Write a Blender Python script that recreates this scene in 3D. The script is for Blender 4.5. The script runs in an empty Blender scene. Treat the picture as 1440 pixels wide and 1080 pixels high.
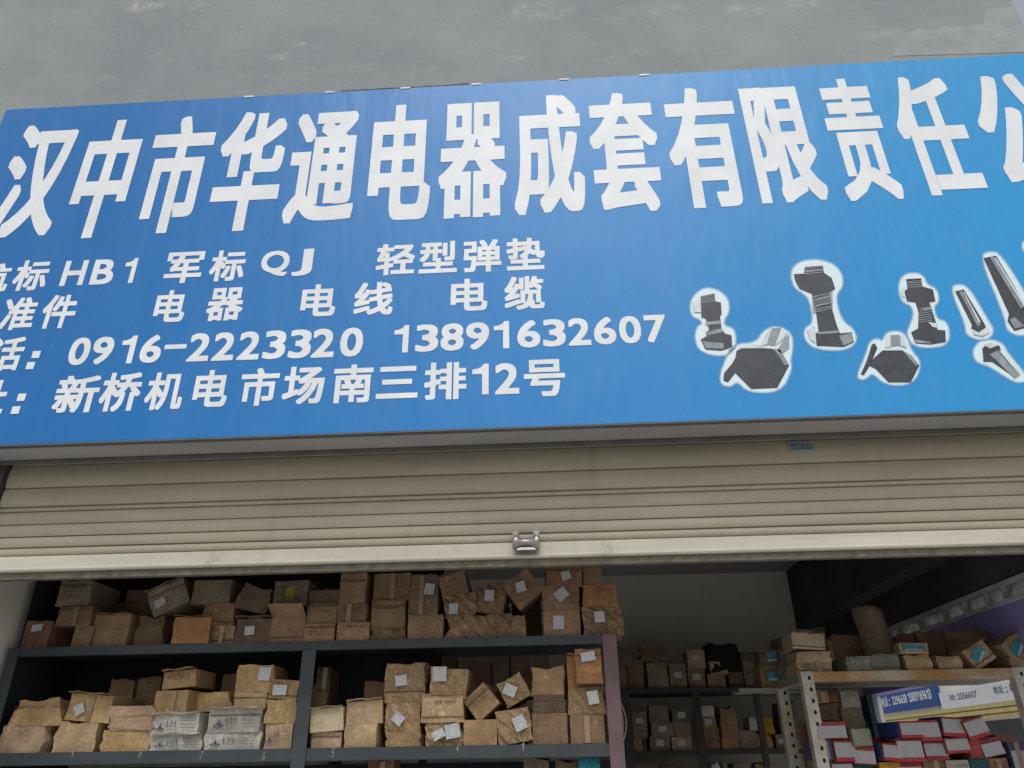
import bpy, bmesh, math, random
from mathutils import Vector, Matrix, noise
random.seed(7)
S = bpy.context.scene
COL = S.collection
R = math.radians

# ------------------------------------------------------------------ camera
def _n(v): return Vector(v).normalized()
F = 1040.0
cz = _n((-32, 2040, -1040)); cx = _n((24400, 913, 1040)); cx = (cx - cz * cx.dot(cz)).normalized(); cy = cz.cross(cx)
EYE = Vector((0, 0, 1.5))
ROT = Matrix((cx, cy, cz))
cam = bpy.data.cameras.new('camera'); cam.sensor_width = 36; cam.lens = F / 1440 * 36
cam.clip_start = .05; cam.clip_end = 500
cob = bpy.data.objects.new('camera', cam); COL.objects.link(cob)
cob.matrix_world = Matrix.Translation(EYE) @ ROT.to_4x4()
S.camera = cob

# ------------------------------------------------------------------ sky and sun (overcast)
SUN_EL, SUN_AZ = R(58), R(176)      # behind the camera
w = bpy.data.worlds.new('World'); S.world = w; w.use_nodes = True
nt = w.node_tree; bg = nt.nodes['Background']
sky = nt.nodes.new('ShaderNodeTexSky'); sky.sky_type = 'NISHITA'; sky.sun_disc = False
sky.sun_elevation = SUN_EL; sky.sun_rotation = SUN_AZ; sky.air_density = 1.3; sky.dust_density = 4.0
hs = nt.nodes.new('ShaderNodeHueSaturation'); hs.inputs['Saturation'].default_value = .3
nt.links.new(sky.outputs[0], hs.inputs['Color']); nt.links.new(hs.outputs[0], bg.inputs[0]); bg.inputs[1].default_value = .098
sl = bpy.data.lights.new('sun', 'SUN'); sl.energy = 1.0; sl.angle = R(30); sl.color = (1, .97, .93)
so = bpy.data.objects.new('sun', sl); COL.objects.link(so)
sd = Vector((math.sin(SUN_AZ) * math.cos(SUN_EL), -abs(math.cos(SUN_AZ)) * math.cos(SUN_EL), math.sin(SUN_EL)))
so.rotation_euler = sd.to_track_quat('Z', 'Y').to_euler(); so.location = (3, -6, 9)
S.view_settings.view_transform = 'Standard'; S.view_settings.look = 'None'; S.view_settings.gamma = 1
S.view_settings.use_curve_mapping = False; S.view_settings.exposure = 0.5
S.cycles.use_denoising = True; S.cycles.max_bounces = 10; S.cycles.diffuse_bounces = 6

# ------------------------------------------------------------------ helpers
def ray(px, py):
    return ROT @ Vector(((px - 720) / F, -(py - 540) / F, -1))
def P(px, py, D):
    d = ray(px, py); return EYE + d * (D / d.y)
def PX(px, py, X):
    d = ray(px, py); return EYE + d * (X / d.x)
def PZ(px, py, Z):
    d = ray(px, py); return EYE + d * ((Z - EYE.z) / d.z)

def tag(o, label=None, cat=None, group=None, kind=None):
    if label: o['label'] = label
    if cat: o['category'] = cat
    if group: o['group'] = group
    if kind: o['kind'] = kind
    return o
def link(name, me, parent=None, mats=None, loc=None):
    o = bpy.data.objects.new(name, me); COL.objects.link(o)
    if mats is not None:
        for m in (mats if isinstance(mats, (list, tuple)) else [mats]): me.materials.append(m)
    if loc is not None: o.location = loc
    if parent is not None: o.parent = parent
    return o
def empty(name, loc=(0, 0, 0)):
    o = bpy.data.objects.new(name, None); COL.objects.link(o); o.location = loc; o.empty_display_size = .1
    return o
class MB:
    """collects geometry in world coordinates"""
    def __init__(s): s.v = []; s.f = []; s.mi = []; s.sm = []
    def add(s, vs, fs, mi=0, smooth=False):
        b = len(s.v); s.v += [tuple(v) for v in vs]
        for f in fs: s.f.append(tuple(b + i for i in f)); s.mi.append(mi); s.sm.append(smooth)
    def box(s, x0, x1, y0, y1, z0, z1, mi=0):
        s.add([(x, y, z) for z in (z0, z1) for y in (y0, y1) for x in (x0, x1)],
              [(0, 2, 3, 1), (4, 5, 7, 6), (0, 1, 5, 4), (2, 6, 7, 3), (0, 4, 6, 2), (1, 3, 7, 5)], mi)
    def hexa(s, a, mi=0):   # 8 corners, order as box
        s.add(a, [(0, 2, 3, 1), (4, 5, 7, 6), (0, 1, 5, 4), (2, 6, 7, 3), (0, 4, 6, 2), (1, 3, 7, 5)], mi)
    def prism_x(s, prof, x0, x1, mi=0, smooth=False):  # prof: closed list of (y, z)
        n = len(prof); vs = [(x0, y, z) for y, z in prof] + [(x1, y, z) for y, z in prof]
        s.add(vs, [(i, (i + 1) % n, n + (i + 1) % n, n + i) for i in range(n)], mi, smooth)
        s.add(vs[:n], [tuple(range(n - 1, -1, -1))], mi); s.add(vs[n:], [tuple(range(n))], mi)
    def tube(s, a, b, r0, r1=None, n=12, mi=0):
        r1 = r0 if r1 is None else r1; a = Vector(a); b = Vector(b); d = (b - a).normalized()
        u = d.orthogonal().normalized(); v = d.cross(u); vs = []
        for c, r in ((a, r0), (b, r1)):
            for i in range(n):
                t = 2 * math.pi * i / n; vs.append(c + (u * math.cos(t) + v * math.sin(t)) * r)
        s.add(vs, [(i, (i + 1) % n, n + (i + 1) % n, n + i) for i in range(n)] , mi, True)
        s.add(vs[:n], [tuple(range(n))], mi); s.add(vs[n:], [tuple(range(n))], mi)
    def lathe_x(s, prof, cx_, cy_, cz_, n=20, mi=0):   # prof: (x, r)
        vs = []
        for x, r in prof:
            for i in range(n):
                t = 2 * math.pi * i / n; vs.append((cx_ + x, cy_ + r * math.cos(t), cz_ + r * math.sin(t)))
        fs = [(k * n + i, k * n + (i + 1) % n, (k + 1) * n + (i + 1) % n, (k + 1) * n + i) for k in range(len(prof) - 1) for i in range(n)]
        s.add(vs, fs, mi, True); s.add(vs[:n], [tuple(range(n))], mi); s.add(vs[-n:], [tuple(range(n))], mi)
    def build(s, name, mats, parent=None, origin=None, bevel=0):
        o = Vector(origin) if origin is not None else (parent.location.copy() if parent is not None else Vector((0, 0, 0)))
        me = bpy.data.meshes.new(name)
        me.from_pydata([(x - o.x, y - o.y, z - o.z) for x, y, z in s.v], [], s.f)
        for p, m, sm in zip(me.polygons, s.mi, s.sm): p.material_index = m; p.use_smooth = sm
        bm = bmesh.new(); bm.from_mesh(me); bmesh.ops.recalc_face_normals(bm, faces=bm.faces); bm.to_mesh(me); bm.free()
        ob = link(name, me, parent, mats, o if parent is None else None)
        if bevel:
            b = ob.modifiers.new('b', 'BEVEL'); b.width = bevel; b.segments = 2; b.limit_method = 'ANGLE'
        return ob

# ------------------------------------------------------------------ materials
def mat(name): 
    m = bpy.data.materials.new(name); m.use_nodes = True
    return m, m.node_tree, m.node_tree.nodes['Principled BSDF']
def N(t, typ, **kw):
    n = t.nodes.new(typ)
    for k, v in kw.items():
        if k in n.inputs: n.inputs[k].default_value = v
        else: setattr(n, k, v)
    return n
def ramp(t, fac, stops):
    r = t.nodes.new('ShaderNodeValToRGB'); e = r.color_ramp.elements
    while len(e) < len(stops): e.new(.5)
    for el, (p, c) in zip(e, stops): el.position = p; el.color = (c[0], c[1], c[2], 1) if not isinstance(c, (int, float)) else (c, c, c, 1)
    t.links.new(fac, r.inputs[0]); return r.outputs[0]
def mix(t, fac, a, b, mode='MIX'):
    m = t.nodes.new('ShaderNodeMix'); m.data_type = 'RGBA'; m.blend_type = mode
    for s, v in ((m.inputs[0], fac), (m.inputs[6], a), (m.inputs[7], b)):
        if hasattr(v, 'is_output'): t.links.new(v, s)
        elif isinstance(v, (int, float)): s.default_value = v
        else: s.default_value = (v[0], v[1], v[2], 1)
    return m.outputs[2]
def math_(t, op, a, b=0.0):
    m = t.nodes.new('ShaderNodeMath'); m.operation = op
    for s, v in ((m.inputs[0], a), (m.inputs[1], b)):
        if hasattr(v, 'is_output'): t.links.new(v, s)
        else: s.default_value = v
    return m.outputs[0]
def coord(t, kind='Object', scale=(1, 1, 1), rot=(0, 0, 0)):
    c = t.nodes.new('ShaderNodeTexCoord'); m = t.nodes.new('ShaderNodeMapping')
    m.inputs['Scale'].default_value = scale; m.inputs['Rotation'].default_value = rot
    t.links.new(c.outputs[kind], m.inputs[0]); return m.outputs[0]
def noise_(t, vec, scale, detail=5, rough=.6, out=0):
    n = N(t, 'ShaderNodeTexNoise', Scale=scale, Detail=detail, Roughness=rough); t.links.new(vec, n.inputs['Vector']); return n.outputs[out]
def bump(t, b, h, strength=.3, dist=.01):
    n = N(t, 'ShaderNodeBump', Strength=strength, Distance=dist); t.links.new(h, n.inputs['Height']); t.links.new(n.outputs[0], b.inputs['Normal'])
def plain(name, col, rough=.6, metal=0, vary=.25, scale=9, spec=.4, bumps=.15, stretch=(1, 1, 1)):
    m, t, b = mat(name); v = coord(t, 'Object', stretch)
    n = noise_(t, v, scale)
    c = mix(t, ramp(t, n, [(.3, 0), (.7, 1)]), [x * (1 - vary) for x in col], [min(1, x * (1 + vary * .6)) for x in col])
    t.links.new(c, b.inputs['Base Color']); b.inputs['Roughness'].default_value = rough; b.inputs['Metallic'].default_value = metal
    b.inputs['Specular IOR Level'].default_value = spec
    if bumps: bump(t, b, noise_(t, v, scale * 6, 4), bumps, .004)
    return m

def kraft(name, col, diag=False, stain=.35):
    if col[0] > 1.25 * col[2] and col[0] > .15: col = (min(.7, col[0] * 1.22), col[1] * 1.12, col[2] * 1.02)
    """cardboard / kraft paper with fibre, stains, scuffs and soft wrinkles"""
    m, t, b = mat(name)
    oi = t.nodes.new('ShaderNodeObjectInfo'); tc = t.nodes.new('ShaderNodeTexCoord')
    ad = t.nodes.new('ShaderNodeVectorMath'); ad.operation = 'ADD'; sc = t.nodes.new('ShaderNodeVectorMath'); sc.operation = 'SCALE'
    t.links.new(oi.outputs['Random'], sc.inputs[0]); sc.inputs['Scale'].default_value = 37
    t.links.new(tc.outputs['Object'], ad.inputs[0]); t.links.new(sc.outputs[0], ad.inputs[1]); v = ad.outputs[0]
    big = noise_(t, v, 11, 4, .6); fine = noise_(t, v, 90, 4, .7)
    c = mix(t, ramp(t, big, [(.32, 0), (.7, 1)]), [x * (1 - stain) for x in col], [min(1, x * 1.18) for x in col])
    c = mix(t, math_(t, 'MULTIPLY', fine, .35), c, [x * .55 for x in col])
    c = mix(t, ramp(t, noise_(t, v, 26, 6, .75), [(.58, 0), (.68, .6)]), c, [min(1, x * 1.6 + .05) for x in col])   # scuffs
    hv = t.nodes.new('ShaderNodeHueSaturation'); t.links.new(c, hv.inputs['Color'])
    t.links.new(math_(t, 'ADD', math_(t, 'MULTIPLY', oi.outputs['Random'], .4), .8), hv.inputs['Value'])
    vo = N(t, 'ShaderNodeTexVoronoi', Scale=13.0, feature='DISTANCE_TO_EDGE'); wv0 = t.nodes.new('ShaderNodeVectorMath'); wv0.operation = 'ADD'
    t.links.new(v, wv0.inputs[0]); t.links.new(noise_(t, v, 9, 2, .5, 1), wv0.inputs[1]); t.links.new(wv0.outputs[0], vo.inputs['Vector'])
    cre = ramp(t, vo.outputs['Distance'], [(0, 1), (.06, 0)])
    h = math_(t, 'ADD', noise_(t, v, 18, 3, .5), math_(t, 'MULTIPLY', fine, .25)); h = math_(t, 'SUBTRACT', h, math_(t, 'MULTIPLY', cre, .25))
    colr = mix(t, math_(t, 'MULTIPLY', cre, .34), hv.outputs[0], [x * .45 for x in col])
    colr = mix(t, ramp(t, noise_(t, v, 5, 6, .7), [(.48, 0), (.70, .6)]), colr, [x * .42 for x in col])
    if diag:
        mp = N(t, 'ShaderNodeMapping'); mp.inputs['Rotation'].default_value = (0, R(38), 0); t.links.new(v, mp.inputs[0])
        wv = N(t, 'ShaderNodeTexWave', Scale=7.5, Distortion=5.0, Detail=3.0); wv.inputs['Detail Scale'].default_value = 2.2
        t.links.new(mp.outputs[0], wv.inputs['Vector'])
        h = math_(t, 'ADD', h, math_(t, 'MULTIPLY', wv.outputs['Fac'], .9))
        colr = mix(t, ramp(t, wv.outputs['Fac'], [(.0, .45), (.35, 0)]), colr, [x * .55 for x in col])
    t.links.new(colr, b.inputs['Base Color']); b.inputs['Roughness'].default_value = .8; b.inputs['Specular IOR Level'].default_value = .25
    bump(t, b, h, .8 if diag else .55, .016)
    return m

def text_paper(name, paper, ink, rows=6, density=.52, edge=None):
    """flat print: rows of tiny unreadable words, over the generated 0..1 box of the label"""
    m, t, b = mat(name); v = coord(t, 'Generated')
    sp = t.nodes.new('ShaderNodeSeparateXYZ'); t.links.new(v, sp.inputs[0])
    row = math_(t, 'MULTIPLY', sp.outputs['Z'], rows)
    fr = math_(t, 'FRACT', row); inrow = math_(t, 'MULTIPLY', math_(t, 'GREATER_THAN', fr, .3), math_(t, 'LESS_THAN', fr, .78))
    cb = t.nodes.new('ShaderNodeCombineXYZ'); t.links.new(math_(t, 'MULTIPLY', sp.outputs['X'], 22), cb.inputs[0]); t.links.new(math_(t, 'MULTIPLY', math_(t, 'FLOOR', row), 7.3), cb.inputs[2])
    oi = t.nodes.new('ShaderNodeObjectInfo'); t.links.new(math_(t, 'MULTIPLY', oi.outputs['Random'], 50), cb.inputs[1])
    g = math_(t, 'GREATER_THAN', noise_(t, cb.outputs[0], 1.0, 2, .8), density)
    inx = math_(t, 'MULTIPLY', math_(t, 'GREATER_THAN', sp.outputs['X'], .08), math_(t, 'LESS_THAN', sp.outputs['X'], .92))
    k = math_(t, 'MULTIPLY', math_(t, 'MULTIPLY', g, inrow), inx)
    base = mix(t, ramp(t, noise_(t, v, 3), [(.35, 0), (.75, .5)]), paper, [x * .7 for x in paper])
    t.links.new(mix(t, math_(t, 'MULTIPLY', k, .8), base, ink), b.inputs['Base Color']); b.inputs['Roughness'].default_value = .55
    return m

M = {}
# concrete wall above the sign
def wall_mat():
    m, t, b = mat('plaster_grey'); v = coord(t)
    base = mix(t, ramp(t, noise_(t, v, 1.1, 5, .6), [(.3, 0), (.7, 1)]), (.205, .24, .26), (.31, .335, .33))
    sv = coord(t, 'Object', (1.2, 1, 5), (0, R(8), 0))
    base = mix(t, ramp(t, noise_(t, sv, 3.2, 6, .65), [(.52, 0), (.68, .30)]), base, (.34, .345, .34))
    base = mix(t, ramp(t, noise_(t, v, 2.3, 6, .7), [(.56, 0), (.75, .5)]), base, (.17, .175, .17))
    base = mix(t, ramp(t, noise_(t, v, 45, 8, .8), [(.40, .09), (.62, 0)]), base, (.12, .12, .115))
    base = mix(t, ramp(t, noise_(t, coord(t, 'Object', (2.5, 1, .35)), 5, 7, .7), [(.58, 0), (.75, .3)]), base, (.36, .36, .34))
    wm = ramp(t, noise_(t, v, 9, 7, .8), [(.46, 0), (.60, 1)])
    for (px, py, r, s, col) in ((205, 8, .16, .8, (.5, .46, .47)), (285, 8, .14, .8, (.48, .43, .44)), (395, 80, .09, .8, (.42, .46, .45)),
                      (425, 62, .05, .8, (.5, .53, .52)), (150, 112, .14, .45, (.36, .39, .37)), (230, 78, .16, .4, (.36, .38, .37)),
                      (760, 14, .25, .7, (.42, .46, .44)), (890, 18, .2, .5, (.4, .43, .42)), (950, 12, .1, .6, (.4, .43, .42)), (1048, 12, .13, .8, (.42, .45, .45)),
                      (1130, 4, .12, .8, (.5, .52, .53)), (1250, 50, .16, .6, (.4, .43, .43)), (725, 82, .08, .7, (.42, .45, .44)), (900, 72, .08, .6, (.42, .45, .44))):
        p = P(px, py, 2.85)
        d = t.nodes.new('ShaderNodeVectorMath'); d.operation = 'DISTANCE'; mp = t.nodes.new('ShaderNodeMapping')
        c = t.nodes.new('ShaderNodeTexCoord'); t.links.new(c.outputs['Object'], mp.inputs[0])
        mp.inputs['Location'].default_value = (-p.x, 0, -p.z * 2.2); mp.inputs['Scale'].default_value = (1, 1, 2.2)
        t.links.new(mp.outputs[0], d.inputs[0]); d.inputs[1].default_value = (0, 0, 0)
        k = ramp(t, math_(t, 'DIVIDE', d.outputs['Value'], r), [(.2, 1), (1, 0)])
        base = mix(t, math_(t, 'MULTIPLY', math_(t, 'MULTIPLY', k, wm), s), base, col)
    t.links.new(base, b.inputs['Base Color']); b.inputs['Roughness'].default_value = .85; b.inputs['Specular IOR Level'].default_value = .3
    bump(t, b, math_(t, 'ADD', noise_(t, v, 4, 8, .65), math_(t, 'MULTIPLY', noise_(t, v, 60, 3), .12)), .18, .03)
    return m
M['wall'] = wall_mat()
def sign_mat():
    m, t, b = mat('blue_banner'); v = coord(t, 'Object'); sp = t.nodes.new('ShaderNodeSeparateXYZ'); t.links.new(v, sp.inputs[0])
    # the printed sheet runs from deep blue to a lighter cyan blue along its length
    k = math_(t, 'ADD', math_(t, 'MULTIPLY', sp.outputs['X'], .235), .5)
    c = ramp(t, k, [(0.0, (.004, .135, .40)), (.45, (.018, .200, .52)), (1.0, (.014, .29, .63))])
    n = noise_(t, coord(t, 'Object', (1.6, 1, .25)), 2.0, 4)
    c = mix(t, ramp(t, n, [(.35, 0), (.7, .22)]), c, (.07, .20, .50))
    dirt = noise_(t, coord(t, 'Object', (3, 1, .6)), 5, 6, .7)
    c = mix(t, ramp(t, dirt, [(.55, 0), (.8, .12)]), c, (.3, .33, .36))
    t.links.new(c, b.inputs['Base Color']); b.inputs['Roughness'].default_value = .42; b.inputs['Specular IOR Level'].default_value = .32
    bump(t, b, noise_(t, coord(t, 'Object', (1, 1, .3)), 2.6, 4), .3, .05)
    return m
M['banner'] = sign_mat()
M['print'] = plain('white_print', (.73, .76, .78), .45, vary=.10, scale=5, bumps=0, spec=.3)
M['alu'] = plain('sign_return', (.36, .35, .35), .55, vary=.18, scale=3, stretch=(.4, 1, 1))
M['clip'] = plain('clip_white', (.7, .72, .72), .5)
M['darkgap'] = plain('dark_recess', (.03, .03, .03), .9)
def slat_mat(name, col, dirt):
    m, t, b = mat(name); v = coord(t, 'Object', (.25, 1, 2))
    c = mix(t, ramp(t, noise_(t, v, 5, 6, .6), [(.35, 0), (.7, 1)]), [x * .8 for x in col], col)
    c = mix(t, ramp(t, noise_(t, coord(t, 'Object', (1, 1, 1)), 7, 8, .75), [(.58, 0), (.75, dirt)]), c, (.13, .115, .08))
    c = mix(t, ramp(t, noise_(t, coord(t, 'Object', (1.4, 1, .12)), 6, 6, .7), [(.55, 0), (.8, .28)]), c, (.20, .17, .12))
    t.links.new(c, b.inputs['Base Color']); b.inputs['Roughness'].default_value = .5; b.inputs['Specular IOR Level'].default_value = .35
    bump(t, b, noise_(t, v, 14, 4), .12, .006)
    return m
M['slat'] = slat_mat('shutter_cream', (.47, .425, .32), .10)
M['bar'] = slat_mat('shutter_bar', (.60, .57, .47), .55)
M['steel'] = plain('worn_steel', (.38, .35, .34), .38, metal=.75, vary=.3, scale=30)
M['pale_wall'] = plain('interior_plaster', (.80, .77, .68), .9, vary=.12, scale=1.6)
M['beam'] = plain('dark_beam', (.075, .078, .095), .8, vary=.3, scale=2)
M['beam2'] = plain('beam_channel', (.45, .46, .5), .6, vary=.2, scale=3)
M['ceil'] = plain('ceiling_grey', (.40, .42, .45), .9, vary=.2, scale=1.3)
M['floor'] = plain('screed_floor', (.66, .65, .61), .8, vary=.15, scale=1.5)
M['ground'] = plain('street_concrete', (.40, .39, .37), .85, vary=.3, scale=.8)
M['rack'] = plain('rack_grey_green', (.050, .062, .068), .5, vary=.3, scale=7, stretch=(.3, 1, 1))
M['rack_shade'] = plain('rack_shade_sheet', (.022, .026, .034), .7, vary=.4, scale=4)  # near-black colour standing in for the unlit room around the rack
M['pink_post'] = plain('rack_post_primer', (.17, .105, .115), .6, vary=.25, scale=6)
M['chalk'] = plain('chalk', (.27, .28, .27), .9, vary=.3, scale=60)
def slot_mat():
    m, t, b = mat('angle_cream'); v = coord(t)
    c = mix(t, ramp(t, noise_(t, v, 9, 6, .7), [(.45, 0), (.7, .9)]), (.62, .61, .55), (.42, .29, .15))
    t.links.new(c, b.inputs['Base Color']); b.inputs['Roughness'].default_value = .5
    return m
M['angle'] = slot_mat()
def lip_mat():
    m, t, b = mat('shelf_lip_rusty'); v = coord(t, 'Object', (.5, 1, 1))
    c = mix(t, ramp(t, noise_(t, v, 8, 6, .7), [(.36, 0), (.56, 1)]), (.58, .53, .40), (.46, .25, .08))
    t.links.new(c, b.inputs['Base Color']); b.inputs['Roughness'].default_value = .55
    return m
M['lip'] = lip_mat()
M['shelf_board'] = plain('shelf_board_grey', (.36, .36, .30), .7, vary=.2, scale=6)
M['hole'] = plain('slot_hole', (.012, .012, .012), .9, bumps=0)
M['far_rack'] = plain('far_rack_metal', (.05, .052, .055), .6, vary=.3)
K = {
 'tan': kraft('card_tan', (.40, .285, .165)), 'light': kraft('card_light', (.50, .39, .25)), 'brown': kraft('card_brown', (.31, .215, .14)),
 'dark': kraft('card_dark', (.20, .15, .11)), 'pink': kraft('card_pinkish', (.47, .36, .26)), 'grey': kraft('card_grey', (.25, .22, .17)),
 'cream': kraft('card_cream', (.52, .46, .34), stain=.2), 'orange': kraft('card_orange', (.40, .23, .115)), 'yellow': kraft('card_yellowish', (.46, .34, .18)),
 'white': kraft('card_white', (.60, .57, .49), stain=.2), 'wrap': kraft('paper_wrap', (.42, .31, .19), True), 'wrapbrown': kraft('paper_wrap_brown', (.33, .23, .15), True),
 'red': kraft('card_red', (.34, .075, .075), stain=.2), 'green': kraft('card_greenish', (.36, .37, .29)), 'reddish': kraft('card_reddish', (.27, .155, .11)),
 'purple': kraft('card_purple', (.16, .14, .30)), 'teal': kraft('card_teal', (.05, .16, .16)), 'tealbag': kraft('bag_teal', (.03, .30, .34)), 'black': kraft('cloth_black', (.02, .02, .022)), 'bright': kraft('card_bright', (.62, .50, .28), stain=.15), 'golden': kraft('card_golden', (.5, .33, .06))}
WORDS = {'tan': 'tan', 'light': 'beige', 'brown': 'brown', 'dark': 'dark brown', 'pink': 'pinkish', 'grey': 'greyish brown', 'cream': 'cream', 'orange': 'orange brown',
 'yellow': 'yellowish tan', 'white': 'off-white', 'wrap': 'kraft wrapped', 'wrapbrown': 'brown wrapped', 'red': 'red and white', 'green': 'greenish', 'reddish': 'reddish brown',
 'purple': 'purple', 'teal': 'dark teal', 'tealbag': 'bright teal', 'black': 'black', 'bright': 'pale yellow', 'golden': 'golden yellow'}
M['label'] = text_paper('label_print', (.60, .62, .63), (.13, .13, .16), 8)
M['rwpanel'] = text_paper('panel_print', (.50, .49, .50), (.36, .34, .38), 7, .5)
M['teallabel'] = plain('teal_sticker', (.07, .33, .40), .5, vary=.3, scale=40)
M['whitestripe'] = plain('white_stripe', (.62, .66, .66), .5)
M['redband'] = plain('red_band', (.50, .05, .06), .55, vary=.15, scale=30)
M['blueside'] = plain('blue_side', (.02, .07, .26), .55, vary=.15, scale=30)
M['ink'] = plain('ink_navy', (.06, .07, .13), .7, vary=.2)
M['inkred'] = plain('ink_dark', (.16, .10, .07), .8)
M['black'] = plain('black_plastic', (.02, .02, .02), .6)

# ------------------------------------------------------------------ glyphs
_gl = {}
def glyph(ch):
    if ch in _gl: return _gl[ch]
    if ch == '1':
        p = [(.60, 0), (1, 0), (1, 1.6), (.70, 1.6), (.56, 1.44), (.3, 1.35), (0, 1.32), (0, 1.07), (.60, 1.07)]
        _gl[ch] = (p, [tuple(range(9))], 0, 1, 0, 1.6); return _gl[ch]
    c = bpy.data.curves.new('glyph', 'FONT'); c.body = ch; c.resolution_u = 4
    ob = bpy.data.objects.new('glyph', c); COL.objects.link(ob); bpy.context.view_layer.update()
    me = ob.evaluated_get(bpy.context.evaluated_depsgraph_get()).to_mesh()
    vs = [(v.co.x, v.co.y) for v in me.vertices]; fs = [tuple(p.vertices) for p in me.polygons]
    xs = [v[0] for v in vs]; ys = [v[1] for v in vs]
    _gl[ch] = (vs, fs, min(xs), max(xs), min(ys), max(ys))
    bpy.data.objects.remove(ob); bpy.data.curves.remove(c)
    return _gl[ch]
def glyph_sheet(ch, box, to3, off, ratio=1.0, slant=0.0):
    """the glyph fitted into box (u0, u1, v0, v1); weight is built up by near-coincident sheets a few hundredths of a mm apart"""
    vs, fs, a, b_, c, d = glyph(ch); u0, u1, v0, v1 = box; g = MB()
    flat_ = (d - c) < .2
    if ch == '1': off = 0
    ox, oz = off, (off * ratio if not flat_ else off * .6); W_, H_ = (b_ - a) + 2 * ox, (d - c) + 2 * oz
    q = 4 if off > .035 else 2 if off > .022 else 1
    dirs = [(0, 0)] + ([(i / q, j / q) for i in range(-q, q + 1) for j in range(-q, q + 1) if max(abs(i), abs(j)) == q] if off > 0 else [])
    for k, (dx, dz) in enumerate(dirs):
        out = []
        for x, y in vs:
            u = (x - a + ox + dx * ox) / W_; v = (y - c + oz + dz * oz) / H_
            out.append(to3(u0 + u * (u1 - u0) + slant * (v - .5) * (v1 - v0), v0 + v * (v1 - v0), k * .000005))
        g.add(out, fs)
    return g
def put_glyph(name, ch, x0, x1, z0, z1, Y, off, m, parent, th=.0015, slant=0.0, mb=None, ratio=1.0):
    g = glyph_sheet(ch, (x0, x1, z0, z1), lambda u, v, e: (u, Y - th - e, v), off, ratio, slant)
    if mb is not None: mb.add(g.v, g.f)
    else: return g.build(name, m, parent)

# ------------------------------------------------------------------ the setting
DS, DW, DSH = 2.65, 2.85, 2.90      # sign face, wall face, shutter plane
zs0 = P(720, 600.5, DS).z; zs1 = P(720, 115.5, DS).z
xs0 = P(8, 156, DS).x; xs1 = 3.55
XL = P(33, 818, 3.3).x; XR = P(1235, 1005, 6.0).x; DB = 6.9
z_lintel = zs0 + .10
xedge = P(1426, 8, DW).x + .0
g = MB(); g.box(-12, 12, -14, 40, -.2, 0); tag(g.build('ground', M['ground']), kind='structure')
g = MB(); g.box(XR + .32, XR + 3.58, -1, 30, .001, .03); tag(g.build('lane', plain('lane_concrete', (.48, .47, .45), .9, vary=.2, scale=1)), kind='structure')
g = MB(); g.box(XL - .3, XR + .3, 3.15, DB + .2, .001, .02); tag(g.build('floor', M['floor']), kind='structure')
zc = P(1113, 803, DB).z
g = MB(); g.box(XL - .25, XR + .25, 3.12, DB + .2, zc, zc + .15); tag(g.build('ceiling', M['ceil']), kind='structure')
ztop = P(720, 0, DW).z + .9
wallE = empty('shop_front_wall', (0, DW, 0)); tag(wallE, 'grey scraped plaster wall above the blue shop sign', 'wall')
g = MB(); g.box(-5.2, xedge, DW, 3.11, z_lintel, ztop); g.build('upper_wall', M['wall'], wallE)
g = MB(); g.box(-5.2, XL - .0, DW, 3.11, 0, z_lintel - .002); g.build('pier', M['wall'], wallE)
g = MB(); g.box(XR - .0, xedge, DW, 3.11, 0, z_lintel - .002); g.build('pier', M['wall'], wallE)
def on_wall(pts, D, th, name, m, parent):
    n = len(pts); q = [P(x, y, D) for x, y in pts]
    g = MB(); vs = [(p.x, D, p.z) for p in q] + [(p.x, D - th, p.z) for p in q]
    g.add(vs, [(i, (i + 1) % n, n + (i + 1) % n, n + i) for i in range(n)]); g.add(vs[n:], [tuple(range(n))])
    return g.build(name, m, parent)
M['patch'] = plain('repair_plaster', (.315, .34, .345), .9, vary=.2, scale=7)
on_wall([(1255, 79), (1259, 66), (1266, 62), (1270, 50), (1281, 45), (1290, 41), (1312, 42), (1330, 37), (1352, 38), (1383, 33), (1385, 22), (1388, 13), (1400, 9), (1412, 10), (1424, 9), (1433, 25), (1440, 38), (1447, 50), (1460, 73)], DW - .0005, .0012, 'repair_patch', M['patch'], wallE)
g = MB(); g.box(XL - .25, XL, 3.12, DB, .021, zc - .002); tag(g.build('pale_side_wall', M['pale_wall']), 'pale plaster side wall beside the grey carton rack', 'wall')
g = MB(); g.box(XL, XR, DB, DB + .2, .021, zc - .002); tag(g.build('back_wall', M['pale_wall']), 'dim beige back wall behind the far shelves', 'wall')
# side wall with the transom window
pw = PX(1277, 891, XR); pt = PX(1265, 874, XR); zw0, zw1 = pw.z, pt.z
zwB = PX(1440, 849, XR).z; zwT = PX(1440, 810, XR).z
zw0 = (zw0 + zwB) / 2; zw1 = (zw1 + zwT) / 2; yw1 = 5.75
rw = empty('blue_side_wall', (XR, 4, 0)); tag(rw, 'violet blue side wall panel under the strip of glass, open below to the lane', 'wall')
M['violet'] = plain('violet_panel', (.34, .31, .70), .6, vary=.12, scale=2)
zop = PX(1330, 955, XR).z; yop = PX(1217, 990, XR).y
g = MB(); g.box(XR, XR + .12, 3.12, yop, zop, zw0); g.box(XR, XR + .12, 3.12, 3.3, .021, zop - .001); g.build('violet_panel', M['violet'], rw)
g = MB(); g.box(XR, XR + .12, yop + .001, DB, .021, zw0); g.build('end_panel', M['pale_wall'], rw)
g = MB(); g.box(XR, XR + .12, yw1, DB, zw0, zw1); g.box(XR, XR + .12, 3.12, DB, zw1, zc - .002); g.build('upper_panel', M['beam'], rw)
M['pane'] = None
m, t, b = mat('crinkled_glass'); v = coord(t, 'Object', (1, 1, .5))
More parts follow.
